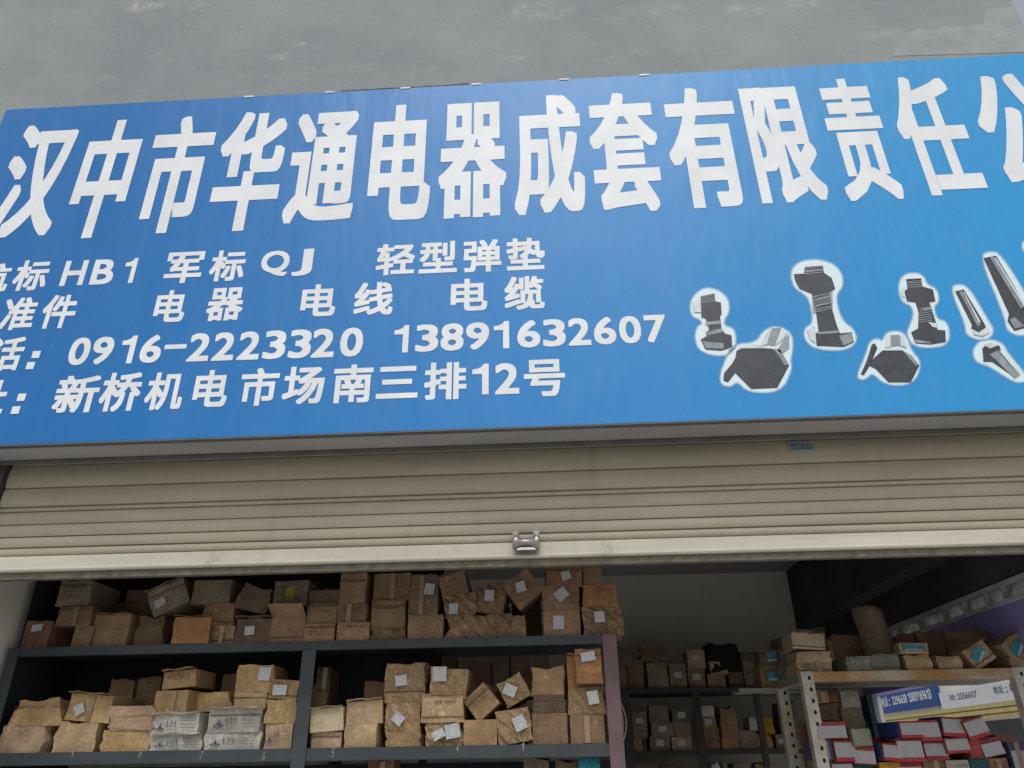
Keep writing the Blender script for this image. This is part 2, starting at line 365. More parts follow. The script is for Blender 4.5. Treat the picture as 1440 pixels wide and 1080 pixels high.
t.links.new(mix(t, ramp(t, noise_(t, v, 12, 6, .7), [(.4, 0), (.65, 1)]), (.5, .53, .54), (.85, .87, .86)), b.inputs['Base Color'])
b.inputs['Roughness'].default_value = .25; b.inputs['Transmission Weight'].default_value = .75; bump(t, b, noise_(t, v, 22, 4), .8, .03); M['pane'] = m
M['winframe'] = plain('window_white_frame', (.6, .62, .6), .5)
win = empty('transom_window', (XR, 3.2, zw0)); tag(win, 'narrow strip of dusty glass panes high on the side wall', 'window')
g = MB(); g.box(XR - .02, XR + .06, 3.12, yw1, zw0, zw0 + .02); g.box(XR - .02, XR + .06, 3.12, yw1, zw1 - .018, zw1); g.build('window_frame', M['winframe'], win)
ys = [3.14, 3.45, 3.76, 4.02, 4.20, 4.44, 4.68, 5.0, 5.34, 5.52, 5.72]
for i in range(len(ys) - 1):
    g = MB(); g.box(XR + .015, XR + .02, ys[i] + .008, ys[i + 1] - .008, zw0 + .021, zw1 - .019); g.build('pane', M['pane'], win)
    g = MB(); g.box(XR - .01, XR + .045, ys[i] - .007, ys[i] + .007, zw0 + .021, zw1 - .019); g.build('mullion', M['winframe'], win)
# ceiling beams running front to back
bx0 = P(1114, 850, DB).x; bx1 = P(1168, 870, DB).x; bz = P(1130, 885, DB).z
be = empty('ceiling_beam', (bx0, 3.2, bz)); tag(be, 'black painted ceiling beam ending at the beige back wall', 'beam')
g = MB(); g.box(bx0, bx1, 3.12, DB - .001, bz, zc - .002); g.build('beam_body', M['beam'], be)
be2 = empty('ceiling_bulkhead', (bx1, 3.2, bz)); tag(be2, 'wide black bulkhead above the strip of glass', 'beam')
g = MB(); g.box(bx1 + .08, XR - .03, 3.12, DB - .001, zw1 + .01, zc - .002); g.build('bulkhead_body', M['beam'], be2)
g = MB(); g.box(bx1 + .004, bx1 + .022, 3.12, DB - .001, bz - .012, bz + .01); g.box(bx1 + .035, bx1 + .045, 3.12, DB - .001, bz - .002, bz + .02); g.box(bx1 + .001, bx1 + .079, 3.12, DB - .001, bz + .022, bz + .03); g.build('cable_channel', M['beam2'], be2)

# ------------------------------------------------------------------ shop sign
sign = empty('shop_sign', (0, DS, zs0)); tag(sign, 'long blue shop sign with white Chinese lettering and printed bolts', 'sign')
g = MB(); nx, nz = 24, 8
g.add([(xs0 + (xs1 - xs0) * i / nx, DS + .004 * noise.noise(Vector((i * .5, j * .8, 0))) * (0 if i in (0, nx) or j in (0, nz) else 0), zs0 + (zs1 - zs0) * j / nz) for j in range(nz + 1) for i in range(nx + 1)],
      [(j * (nx + 1) + i, j * (nx + 1) + i + 1, (j + 1) * (nx + 1) + i + 1, (j + 1) * (nx + 1) + i) for j in range(nz) for i in range(nx)])
g.build('sign_face', M['banner'], sign)
g = MB(); g.box(xs0, xs1, DS + .001, DW - .001, zs0, zs1 - .012); g.build('sign_box', M['alu'], sign)
g = MB(); g.box(xs0, xs1, DS + .001, DS + .03, zs0 - .006, zs0 - .0005)
g.box(xs0, xs1, DW - .035, DW - .005, zs0 - .01, zs0 - .0005); g.build('edge_trim', plain('trim_dark', (.12, .12, .12), .5), sign)
for px in (352, 465, 571, 670, 793, 905):
    p = P(px, 126 - (px - 400) * .054, DS)
    g = MB(); g.box(p.x - .025, p.x + .025, DS - .003, DS + .03, zs1 - .006, zs1 + .003); g.build('mounting_clip', M['clip'], sign)
g = MB(); a = P(480, 125, DS).x; b_ = P(660, 116, DS).x
for i in range(14):
    x0 = a + (b_ - a) * i / 14; x1 = a + (b_ - a) * (i + 1) / 14 - .002; g.box(x0, x1, DS - .001, DS + .03, zs1 + .0005, zs1 + .004 + .007 * random.random())
g.build('torn_edge', plain('torn_rust', (.14, .08, .06), .9), sign)
EMB = .032
def fit(ch, L, Rt, T, B, off=EMB, name='character', ratio=1.0):
    l, r, t_, b_ = P(*L, DS).x, P(*Rt, DS).x, P(*T, DS).z, P(*B, DS).z
    put_glyph(name, ch, l, r, b_, t_, DS, off, M['print'], sign, ratio=ratio)
TITLE = [('汉', (13, 232), (75, 308), (42, 177), (57, 332)), ('中', (98, 285), (200, 200), (170, 169), (122, 335)), ('市', (214, 210), (304, 188), (265, 164), (229, 328)),
 ('华', (309, 218), (390, 280), (370, 157), (334, 325)), ('通', (398, 295), (495, 300), (500, 156), (402, 315)), ('电', (516, 278), (604, 280), (561, 148), (575, 309)),
 ('器', (617, 245), (712, 240), (665, 145), (665, 306)), ('成', (724, 288), (823, 260), (797, 133), (765, 302)), ('套', (829, 198), (932, 250), (870, 131), (855, 300)),
 ('有', (941, 215), (1029, 140), (972, 124), (1025, 291)), ('限', (1038, 128), (1165, 270), (1110, 121), (1115, 285)), ('责', (1150, 135), (1275, 280), (1185, 111), (1190, 284)),
 ('任', (1267, 195), (1390, 262), (1265, 109), (1320, 275))]
for c in TITLE: fit(*c, off=.040, ratio=.5)
tt, tb = P(1385, 106, DS).z, P(1420, 268, DS).z; gx = P(1380, 185, DS).x
put_glyph('character', '公', gx, gx + .36, tb, tt, DS, .040, M['print'], sign, ratio=.5)
put_glyph('character', '司', gx + .42, gx + .76, tb, tt, DS, .040, M['print'], sign, ratio=.5)
def a3(x, y): return (x * .34722, 320 + y * .34722)
def a4(x, y): return (480 + x * .34722, 320 + y * .34722)
ROW = [  # char, map, left x, right x, top y, bottom y (zoom units)
 ('航', a3, -105, 50, 148, 262), ('标', a3, 50, 205, 133, 255), ('H', a3, 248, 355, 135, 235), ('B', a3, 368, 470, 130, 230), ('1', a3, 497, 556, 125, 225),
 ('军', a3, 665, 828, 100, 225), ('标', a3, 847, 998, 93, 217), ('Q', a3, 1055, 1175, 95, 198), ('J', a3, 1183, 1270, 88, 195),
 ('轻', a4, 140, 300, 66, 192), ('型', a4, 315, 470, 57, 184), ('弹', a4, 495, 648, 50, 180), ('垫', a4, 668, 825, 43, 172),
 ('标', a3, -175, -20, 292, 420), ('准', a3, 0, 155, 285, 415), ('件', a3, 163, 318, 274, 408), ('电', a3, 622, 760, 255, 383), ('器', a3, 835, 992, 245, 377), ('电', a3, 1217, 1365, 231, 360),
 ('线', a4, 50, 213, 222, 355), ('电', a4, 443, 592, 208, 338), ('缆', a4, 660, 823, 198, 333),
 ('电', a3, -235, -75, 458, 590), ('话', a3, -52, 105, 446, 580),
 ('地', a3, -180, -30, 628, 760), ('址', a3, -125, 38, 620, 755), ('新', a3, 215, 410, 600, 750), ('桥', a3, 400, 580, 588, 745), ('机', a3, 585, 752, 587, 738), ('电', a3, 780, 932, 578, 727),
 ('市', a3, 968, 1133, 570, 722), ('场', a3, 1143, 1318, 563, 715), ('南', a4, -37, 130, 555, 710), ('三', a4, 142, 313, 563, 692), ('排', a4, 335, 508, 546, 697),
 ('1', a4, 530, 597, 553, 677), ('2', a4, 622, 720, 550, 675), ('号', a4, 738, 908, 535, 684)]
xs_ph = [275, 368, 483, 565, 667, 760, 860, 962, 1065, 1168, 1262, 1376]; 
for ch, x0 in zip('0916–2223320', xs_ph):
    x1 = x0 + {'1': 70, '–': 90}.get(ch, 97)
    if ch == '–': ROW.append((ch, a3, x0, x1, 487 - (x0 - 275) * .033 , 505 - (x0 - 275) * .033))
    else: ROW.append((ch, a3, x0, x1, 447 - (x0 - 275) * .037, 557 - (x0 - 275) * .031))
for ch, x0 in zip('13891632607', [212, 300, 402, 505, 618, 712, 815, 917, 1020, 1122, 1225]):
    x1 = x0 + {'1': 62}.get(ch, 94)
    ROW.append((ch, a4, x0, x1, 397 - (x0 - 212) * .042, 507 - (x0 - 212) * .041))
VPD = lambda x, y: (x - 688) / (y + 1500)
for ch, f, l, r, t_, b_ in ROW:
    m_ = (t_ + b_) / 2; L, Rr = f(l, m_), f(r, m_); cxm = (L[0] + Rr[0]) / 2
    # the quoted extents are those of the leaning glyph: take the lean of the perspective off its width
    T, B = f((l + r) / 2, t_), f((l + r) / 2, b_); h = B[1] - T[1]; sh = abs(VPD(cxm, T[1])) * h * .3
    big = sh if ch not in 'QO' else sh * .8
    L = (L[0] + big * .8, L[1]); Rr = (Rr[0] - big * .8, Rr[1])
    fit(ch, L, Rr, T, B, off=(.026 if ch not in '0123456789HBQJ–' else .024), name='character' if ord(ch) > 255 else ('dash' if ch == '–' else 'character'))
for f, x, y in ((a3, 147, 515), (a3, 124, 560), (a3, 88, 688), (a3, 64, 740)):
    q = P(*f(x, y), DS); g = MB(); g.box(q.x - .017, q.x + .017, DS - .0023, DS - .0008, q.z - .017, q.z + .017); g.build('colon_dot', M['print'], sign)

# printed bolts (flat pictures with a pale halo)
def print_col(name, lo, hi, scale=14, ang=0, st=(1, 1, 1)):
    m, t, b = mat(name); v = coord(t, 'Object', st, (0, ang, 0))
    t.links.new(mix(t, ramp(t, noise_(t, v, scale, 5, .7), [(.35, 0), (.7, 1)]), lo, hi), b.inputs['Base Color'])
    b.inputs['Roughness'].default_value = .35; b.inputs['Specular IOR Level'].default_value = .6
    return m
M['bdark'] = print_col('print_dark_steel', (.014, .018, .026), (.040, .048, .062))
M['bmid'] = print_col('print_mid_steel', (.16, .19, .22), (.32, .36, .40), 18)
M['blight'] = print_col('print_light_steel', (.45, .53, .57), (.72, .78, .80), 12)
m, t, b = mat('print_halo'); m.surface_render_method = 'BLENDED' if hasattr(m, 'surface_render_method') else 'DITHERED'
at = t.nodes.new('ShaderNodeAttribute'); at.attribute_name = 'fade'; b.inputs['Base Color'].default_value = (.68, .82, .86, 1); b.inputs['Roughness'].default_value = .35
t.links.new(at.outputs['Fac'], b.inputs['Alpha']); M['halo'] = m
def chaikin(p, it=2):
    for _ in range(it):
        q = []
        for i in range(len(p)):
            a, b_ = p[i], p[(i + 1) % len(p)]
            q += [(a[0] * .75 + b_[0] * .25, a[1] * .75 + b_[1] * .25), (a[0] * .25 + b_[0] * .75, a[1] * .25 + b_[1] * .75)]
        p = q
    return p
def offset(p, d):
    n = len(p); A = sum(p[i][0] * p[(i + 1) % n][1] - p[(i + 1) % n][0] * p[i][1] for i in range(n)); s = 1 if A > 0 else -1; out = []
    for i in range(n):
        a, b_ = p[i - 1], p[(i + 1) % n]; dx, dy = b_[0] - a[0], b_[1] - a[1]; l = math.hypot(dx, dy) or 1
        out.append((p[i][0] + s * dy / l * d, p[i][1] - s * dx / l * d))
    return out
def z5(p): return [(940 + x * .34722, 320 + y * .34722) for x, y in p]
def flat(pts, Y, name, m, parent, th=.0006):
    q = [P(x, y, DS) for x, y in pts]; n = len(q); g = MB()
    vs = [(p.x, Y, p.z) for p in q] + [(p.x, Y - th, p.z) for p in q]
    g.add(vs, [(i, (i + 1) % n, n + (i + 1) % n, n + i) for i in range(n)]); g.add(vs[n:], [tuple(range(n))])
    return g.build(name, m, parent)
def bolt(halo, darks, mids, lights, label):
    hp = chaikin(z5(halo), 2); inner = offset(hp, -1.0); outer = offset(hp, 3.0)
    root = None
    n = len(hp); me = bpy.data.meshes.new('bolt_print'); o = sign.location
    rings = [inner, hp, outer]; fades = [.95, .72, 0.0]; vs = []
    for r_ in rings:
        for x, y in r_:
            p = P(x, y, DS); vs.append((p.x - o.x, DS - .0014 - o.y, p.z - o.z))
    fs = [tuple(range(n))] + [(k * n + i, k * n + (i + 1) % n, (k + 1) * n + (i + 1) % n, (k + 1) * n + i) for k in range(2) for i in range(n)]
    me.from_pydata(vs, [], fs); at = me.attributes.new('fade', 'FLOAT', 'POINT')
    for k in range(3):
        for i in range(n): at.data[k * n + i].value = fades[k]
    root = link('bolt_print', me, sign, M['halo']); root['label'] = label
    for k, (polys, m) in enumerate(((darks, 'bdark'), (mids, 'bmid'), (lights, 'blight'))):
        for pl in polys:
            ob = flat(z5(pl), DS - .0022 - k * .0011, 'steel_tone', M[m], None); ob.location = (0, 0, 0)
            ob.data.transform(Matrix.Translation(-o)); ob.parent = root
bolt([(88, 310), (110, 270), (150, 245), (200, 255), (240, 290), (245, 340), (225, 370), (222, 400), (262, 410), (272, 450), (265, 500), (220, 520), (160, 512), (120, 490), (108, 440), (120, 400), (140, 395), (130, 370), (95, 360)],
     [[(130, 280), (185, 268), (190, 300), (212, 305), (215, 355), (208, 358), (215, 410), (228, 430), (255, 438), (258, 485), (215, 500), (150, 495), (130, 455), (155, 440), (150, 425), (165, 415), (150, 370), (133, 365)]],
     [[(133, 282 + 8 * k), (188, 272 + 8 * k), (188, 275 + 8 * k), (133, 285 + 8 * k)] for k in range(4)] + [[(148, 385), (208, 378), (212, 392), (152, 398)], [(150, 425), (215, 410), (220, 425), (158, 438)], [(136, 462), (222, 470), (222, 492), (152, 490)]], [[(96, 305), (128, 292), (132, 345), (104, 345)]], 'small printed bolt with nut on top')
bolt([(210, 600), (235, 530), (265, 475), (355, 470), (385, 420), (440, 400), (500, 430), (500, 500), (490, 540), (498, 575), (455, 665), (325, 668), (280, 620), (250, 645), (215, 635)],
     [[(275, 500), (300, 490), (420, 492), (455, 520), (488, 560), (440, 650), (335, 655), (275, 595), (270, 590), (240, 628), (222, 620), (225, 590), (255, 555), (270, 530)]],
     [[(420, 410), (455, 407), (430, 480), (395, 475)], [(468, 450), (488, 435), (488, 490), (458, 512), (440, 500)], [(425, 490), (450, 495), (486, 555), (470, 560)]], [[(285, 488), (345, 476), (420, 490), (300, 492)], [(372, 485), (395, 430), (418, 412), (397, 474)], [(432, 478), (457, 408), (484, 424), (466, 450)]], 'printed hex head bolt lying under the small nutted bolt')
bolt([(495, 185), (520, 145), (590, 130), (660, 145), (700, 185), (705, 240), (675, 270), (685, 340), (712, 390), (745, 410), (765, 460), (715, 498), (600, 492), (555, 460), (550, 410), (590, 390), (575, 300), (555, 270), (510, 245)],
     [[(507, 190), (548, 188), (552, 160), (622, 155), (630, 185), (660, 205), (675, 250), (650, 265), (662, 330), (680, 395), (695, 430), (742, 425), (750, 465), (710, 485), (600, 480), (595, 430), (608, 425), (595, 330), (580, 270), (530, 250), (512, 215)]],
     [[(580 + k * .6, 282 + 9 * k), (664 + k * .3, 262 + 9 * k), (664, 265 + 9 * k), (580 + k * .6, 286 + 9 * k)] for k in range(8)] + [[(550, 163 + 8 * k), (626, 157 + 8 * k), (626, 160 + 8 * k), (550, 167 + 8 * k)] for k in range(4)] + [[(553, 172), (622, 166), (624, 172), (554, 178)], [(590, 290), (655, 275), (657, 283), (592, 298)], [(594, 318), (660, 305), (661, 312), (596, 326)], [(606, 425), (690, 418), (693, 428), (606, 434)], [(690, 440), (742, 428), (748, 462), (708, 480)]], [[(560, 415), (590, 400), (596, 470), (572, 455)]], 'largest printed bolt with hex nut')
bolt([(930, 240), (950, 195), (990, 185), (1030, 195), (1045, 235), (1085, 250), (1095, 300), (1070, 320), (1085, 375), (1130, 385), (1138, 470), (1060, 488), (990, 478), (965, 430), (985, 385), (995, 350), (985, 315), (945, 300)],
     [[(962, 210), (1022, 207), (1028, 240), (1070, 252), (1080, 300), (1055, 305), (1068, 340), (1088, 405), (1088, 415), (1120, 418), (1122, 465), (1060, 475), (1000, 470), (982, 425), (1010, 410), (1012, 345), (1000, 305), (965, 300), (955, 258), (968, 250)]],
     [[(1012, 330 + 9 * k), (1066, 322 + 9 * k), (1066, 325 + 9 * k), (1012, 333 + 9 * k)] for k in range(7)] + [[(964, 216 + 9 * k), (1024, 212 + 9 * k), (1024, 215 + 9 * k), (964, 219 + 9 * k)] for k in range(4)] + [[(964, 216), (1022, 212), (1023, 218), (965, 222)], [(1030, 330), (1062, 325), (1064, 332), (1030, 337)], [(990, 455), (1060, 465), (1062, 472), (1000, 468)]], [[(940, 250), (955, 240), (955, 285), (945, 280)], [(1050, 385), (1082, 390), (1086, 408), (1068, 405)]], 'printed bolt with cross shaped nut')
bolt([(765, 600), (800, 520), (815, 465), (845, 452), (868, 465), (880, 430), (920, 420), (960, 435), (980, 500), (1025, 550), (990, 635), (880, 638), (825, 585), (800, 612), (775, 615)],
     [[(820, 540), (865, 500), (930, 490), (965, 510), (1015, 560), (980, 628), (890, 628), (840, 575), (815, 562)], [(835, 470), (845, 490), (815, 560), (790, 600), (778, 595), (800, 545), (815, 500), (822, 475)]],
     [[(898, 438), (935, 436), (938, 478), (900, 482)], [(952, 505), (985, 520), (1012, 558), (1000, 562)]], [[(865, 498), (925, 484), (950, 500), (880, 500)], [(878, 488), (882, 442), (897, 438), (899, 484)], [(939, 480), (936, 436), (950, 442), (963, 488)]], 'printed hex head bolt beside a thin washer')
bolt([(1142, 245), (1175, 232), (1215, 245), (1290, 375), (1318, 420), (1290, 455), (1240, 450), (1205, 430), (1205, 395)],
     [[(1160, 260), (1195, 252), (1275, 385), (1285, 405), (1255, 425), (1225, 410), (1228, 395)]], [[(1176, 262), (1186, 260), (1262, 395), (1250, 402)]], [[(1230, 415), (1255, 428), (1290, 408), (1300, 425), (1270, 442), (1235, 435)], [(1190, 262), (1194, 262), (1262, 385), (1256, 388)]], 'short printed pin bolt')
bolt([(1262, 120), (1300, 98), (1345, 110), (1480, 330), (1490, 420), (1420, 440), (1370, 415), (1365, 365)],
     [[(1275, 125), (1325, 115), (1400, 240), (1460, 350), (1470, 400), (1400, 420), (1372, 380), (1378, 350)]], [[(1300, 122), (1318, 120), (1440, 320), (1425, 330)], [(1380, 375), (1400, 365), (1440, 400), (1400, 412)]], [[(1318, 126), (1324, 126), (1448, 325), (1440, 328)]], 'long printed pin bolt at the sign end')
bolt([(1232, 500), (1260, 462), (1310, 455), (1355, 475), (1370, 510), (1440, 590), (1450, 620), (1410, 628), (1360, 600), (1300, 560), (1245, 545)],
     [[(1270, 490), (1300, 470), (1340, 480), (1345, 500), (1400, 575), (1375, 590), (1310, 545), (1275, 545)]], [[(1300, 515), (1330, 500), (1420, 600), (1400, 612)]], [[(1275, 478), (1300, 468), (1335, 478), (1300, 492)], [(1335, 500), (1348, 502), (1425, 590), (1418, 596)]], 'small printed bolt pointing down under the short pin')
bolt([(1430, 70), (1450, 50), (1500, 40), (1530, 90), (1490, 130), (1445, 105)], [[(1455, 70), (1500, 60), (1510, 90), (1470, 105)]], [], [], 'printed nut at the sign end')

# ------------------------------------------------------------------ roller shutter
sx0, sx1 = P(18, 655, DSH).x, XR + .2
zy = lambda py: P(720, py, DSH).z
sh = empty('roller_shutter', (0, DSH, zy(787))); tag(sh, 'cream metal roller shutter rolled half up below the sign', 'shutter')
E_ = [600, 632.5, 665, 692, 699, 718, 735, 751, 763]
for i in range(len(E_) - 1):
    za, zb = zy(E_[i]), zy(E_[i + 1]); h = za - zb
    if i == 0: za += .04; h = za - zb
    gp = .0035 if i != 5 else .0012; bulge = .010 if h > .03 else .004
    prof = [(DSH + .012, zb + .0002), (DSH + .007, zb + .0005)]
    for k in range(7):
        u = k / 6; prof.append((DSH + .002 - bulge * math.sin(math.pi * min(1, .12 + u * .8)) ** .7, zb + gp + (h - 2 * gp) * u))
    prof += [(DSH + .007, za - .0008), (DSH + .012, za - .0002)]
    g = MB(); g.prism_x(prof, sx0, sx1, smooth=False); g.build('slat', M['slat'], sh)
zb0, zb1 = zy(787), zy(763.6)
g = MB(); g.prism_x([(DSH + .02, zb0), (DSH - .022, zb0), (DSH - .026, zb0 + .006), (DSH - .026, zb0 + .012), (DSH - .020, zb0 + .016), (DSH - .018, zb1 - .008), (DSH - .012, zb1 - .002), (DSH + .02, zb1)], sx0, sx1)
g.build('bottom_bar', M['bar'], sh)
g = MB(); g.prism_x([(DSH + .03, zb0 - .026), (DSH - .004, zb0 - .026), (DSH - .004, zb0 - .001), (DSH + .03, zb0 - .001)], sx0, sx1); g.build('rubber_seal', plain('seal_grime', (.20, .18, .14), .8, vary=.4, scale=20), sh)
for x in (sx0 - .055, sx1 + .002):
    g = MB(); g.box(x, x + .05, DSH - .03, DSH + .05, .0, z_lintel - .003); g.build('guide_rail', plain('guide_dark', (.06, .062, .06), .6), sh)
# lock bracket at the bar
lc = P(740, 763, DSH - .045); lk = MB(); W_ = .052
lk.lathe_x([(-W_, .024), (-W_ * .86, .030), (-W_ * .62, .028), (-W_ * .4, .018), (0, .0155), (W_ * .4, .018), (W_ * .62, .028), (W_ * .86, .030), (W_, .024)], lc.x, lc.y, lc.z)
lock = lk.build('lock_bracket', M['steel'], sh)
for s in (-1, 1):
    g = MB(); g.box(lc.x + s * W_ * .78 - .011, lc.x + s * W_ * .78 + .011, lc.y - .008, DSH - .002, lc.z - .012, lc.z + .044); g.tube((lc.x + s * W_ * .78, lc.y - .016, lc.z + .034), (lc.x + s * W_ * .78, lc.y + .01, lc.z + .034), .009, n=8)
    g.build('mounting_lug', M['steel'], sh)
g = MB(); g.prism_x([(lc.y - .012, lc.z - .020), (lc.y - .020, lc.z - .034), (lc.y + .01, lc.z - .040), (lc.y + .014, lc.z - .02)], lc.x - W_ * .7, lc.x + W_ * .7); g.build('hasp_plate', M['steel'], sh, bevel=.002)
# sticker
q0, q1 = P(1110, 634.5, DSH - .012), P(1143, 621, DSH - .012)
g = MB(); g.box(q0.x, q1.x, DSH - .0135, DSH - .0115, q0.z, q1.z); st = g.build('sticker', plain('sticker_teal', (.30, .42, .42), .5), sh)
mbx = MB(); wch = (q1.x - q0.x - .008) / 8
for i, ch in enumerate('19528205'):
    put_glyph('', ch, q0.x + .004 + i * wch, q0.x + .004 + (i + 1) * wch - .002, q0.z + .006, q1.z - .006, DSH - .0137, .02, None, None, .0008, mb=mbx)
o_ = mbx.build('phone_number', M['ink'], None); o_.data.transform(Matrix.Translation(-sh.location)); o_.location = (0, 0, 0); o_.parent = st

# ------------------------------------------------------------------ cartons
def dent_mesh(w_, d_, h_, rough, seed, taper=0, cuts=3, sag=0):
    crum = rough > .17
    if crum: cuts = 7
    bm = bmesh.new(); bmesh.ops.create_cube(bm, size=1)
    for e in bm.edges: e.smooth = False
    bmesh.ops.subdivide_edges(bm, edges=bm.edges[:], cuts=cuts, use_grid_fill=True)
    for v in bm.verts:
        x, y, z = v.co; n = Vector((x * 2.2 + seed * 3.1, y * 2.2, z * 2.2 + seed)); nv = noise.noise_vector(n) * rough
        if crum: nv = nv + noise.noise_vector(n * 2.7) * rough * .42 + noise.noise_vector(n * 5.5) * rough * .16
        f = 1 - taper * (z + .5); zz = z
        edge = max(abs(x), abs(z))
        bul = (1 - (2 * x) ** 2) * (1 - (2 * z) ** 2)
        yy = y - (bul * .05 * rough * 4 if y < 0 else 0) * .5
        sg = sag * (1 - (2 * x) ** 2) * (z + .5)
        v.co = ((x * f) * w_ + nv.x * w_ * .35, yy * d_ + nv.y * d_ * .12, (zz * h_) + nv.z * h_ * .35 * (0 if z < -.49 else 1) - sg * h_)
    for f in bm.faces: f.smooth = True
    me = bpy.data.meshes.new('carton'); bm.to_mesh(me); bm.free(); return me
_seed = [0]
STYLE = {'box': (.05, 0, .0), 'worn': (.15, .02, .0), 'crush': (.28, .06, .05), 'wrap': (.20, .03, .01), 'bag': (.36, .14, .08)}
def plate(name, m, parent, cx_, cz_, w_, h_, yf, ang=0, th=.0015):
    g = MB(); ca, sa = math.cos(ang), math.sin(ang); vs = []
    # slightly curled at a corner
    for z in (-.5, .5):
        for y in (0, 1):
            for x in (-.5, .5):
                X, Z = x * w_, z * h_; curl = .004 if (x > 0 and z < 0) else 0
                vs.append((cx_ + X * ca - Z * sa, yf - y * th - curl, cz_ + X * sa + Z * ca))
    g.hexa(vs); me = bpy.data.meshes.new(name); me.from_pydata(g.v, [], g.f)
    bm = bmesh.new(); bm.from_mesh(me); bmesh.ops.recalc_face_normals(bm, faces=bm.faces); bm.to_mesh(me); bm.free()
    return link(name, me, parent, m)
def carton(x0, x1, y0, y1, D, col, style='box', depth=.2, rot=0, wh=None, yaw=0, zbase=None, deco=(), label='', group=None, name=None, cat='carton', cuts=3):
    """px extents of the front face at distance D -> a carton standing there"""
    _seed[0] += 1; sd_ = _seed[0]; random.seed(sd_ * 13)
    cxp, cyp = (x0 + x1) / 2, (y0 + y1) / 2
    a, b_ = P(x0, cyp, D), P(x1, cyp, D); zt, zbt = P(cxp, y0, D).z, P(cxp, y1, D).z
    if zbase is not None: zbt = zbase
    W, H = b_.x - a.x, zt - zbt; X = (a.x + b_.x) / 2; Z = (zt + zbt) / 2
    if wh: s = (b_.x - a.x) / (x1 - x0); W, H = wh[0] * s, wh[1] * s
    if H < .02: H = .02
    r_, tp, sg = STYLE[style]
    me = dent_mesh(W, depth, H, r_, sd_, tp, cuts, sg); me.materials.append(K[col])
    nm = name or ('paper_parcel' if style in ('wrap', 'bag') else 'carton')
    o = link(nm, me, None, None, (X, D + depth / 2, Z)); o.rotation_euler = (0, R(rot), R(yaw) + R(random.uniform(-2, 2)))
    tag(o, label, cat if style not in ('wrap', 'bag') or cat != 'carton' else 'parcel', group)
    yf = -depth / 2 - (.006 if style == 'box' else .012 if style in ('worn',) else .018)
    random.seed(sd_ * 7 + 3); deco = list(deco); kinds = [q[0] for q in deco]
    if col not in ('red', 'black', 'tealbag', 'golden') and style in ('box', 'worn') and H > .05 and cuts == 3:
        if 'W' not in kinds and 'L' not in kinds and 'E' not in kinds and random.random() < .2: deco.append(('W',))
        if 'FLAP' not in kinds and random.random() < .45: deco.append(('LIP', random.uniform(70, 118), random.uniform(.012, .03)))
        if 'SEAM' not in kinds and random.random() < .3: deco.append(('SEAM', random.choice([.3, .22, -.3])))
        if random.random() < .25: deco.append(('TAPE', random.uniform(-.15, .15)))
    for dct in deco:
        k = dct[0]
        if k == 'L':  # white label: u, v, w, h (fractions), angle
            _, u, v, w_, h_, an = dct; f_ = random.uniform(.78, 1.0); plate('paper_label', M['label'], o, (u - .5) * W, (v - .5) * H, w_ * f_, h_ * f_ * random.uniform(.85, 1.1), yf, R(an + random.uniform(-6, 6)))
        elif k == 'T':
            _, u, v, w_, h_, an = dct; tl = plate('teal_label', M['teallabel'], o, (u - .5) * W, (v - .5) * H, w_, h_, yf, R(an))
            ca, sa = math.cos(R(an)), math.sin(R(an)); dz = -h_ * .32
            plate('white_stripe', M['whitestripe'], tl, (u - .5) * W - dz * sa, (v - .5) * H + dz * ca, w_ * .8, h_ * .22, yf - .003, R(an))
        elif k == 'RW':
            lo = dct[1]
            plate('printed_panel', M['rwpanel'], o, 0, H * (.04 if lo else -.09), W * .94, H * .70, -depth / 2 - .005)
            if lo: plate('red_band', M['redband'], o, 0, -H * .41, W * .97, H * .17, -depth / 2 - .005)
            if dct[2]:
                g = MB(); g.box(-W / 2 - .008, -W / 2 - .005, -depth / 2 + .004, depth / 2 - .004, -H / 2 + .004, H / 2 - .004)
                me2 = bpy.data.meshes.new('side_panel'); me2.from_pydata(g.v, [], g.f); link('side_panel', me2, o, M['blueside'])
        elif k == 'E':   # printed sailing mark and strokes of writing
            g = MB(); ex, ez = -W * .28, -H * .22; n = 18; yy = yf - .001; ra, rb = W * .10, H * .075
            vs = [(ex + math.cos(2 * math.pi * i / n) * ra * q, yy, ez + math.sin(2 * math.pi * i / n) * rb * q) for q in (1, .68) for i in range(n)]
            g.add(vs, [(i, (i + 1) % n, n + (i + 1) % n, n + i) for i in range(n)])
            g.add([(ex - W * .045, yy - .0004, ez), (ex + W * .045, yy - .0004, ez), (ex + W * .012, yy - .0004, ez + H * .16), (ex - .001, yy - .0004, ez + H * .34), (ex - W * .012, yy - .0004, ez + H * .16)], [(0, 1, 2, 3, 4)])
            me2 = bpy.data.meshes.new('emblem'); me2.from_pydata(g.v, [], g.f); link('emblem', me2, o, M['ink'])
            g = MB(); n_ = 3
            for i in range(n_):
                x = W * (-.14 + .085 * i); z = H * .0
                g.box(x - .0012, x + .0012, yf - .0006, yf + .001, z - H * .14, z + H * .16); g.box(x - W * .03, x + W * .03, yf - .0012, yf + .001, z + H * (.02 + .05 * (i % 2)), z + H * (.05 + .05 * (i % 2)))
            for i in range(4):
                z = H * (.28 - .15 * i); x = W * random.uniform(.12, .16)
                while x < W * .42:
                    l_ = random.uniform(.006, .02); g.box(x, min(x + l_, W * .44), yf - .0006, yf + .001, z, z + .002); x += l_ + .003
            g.box(-W * .16, W * .08, yf - .0006, yf + .001, -H * .24, -H * .225)
            me2 = bpy.data.meshes.new('lettering'); me2.from_pydata(g.v, [], g.f); link('lettering', me2, o, M['inkgrey'])
        elif k == 'SEAM':
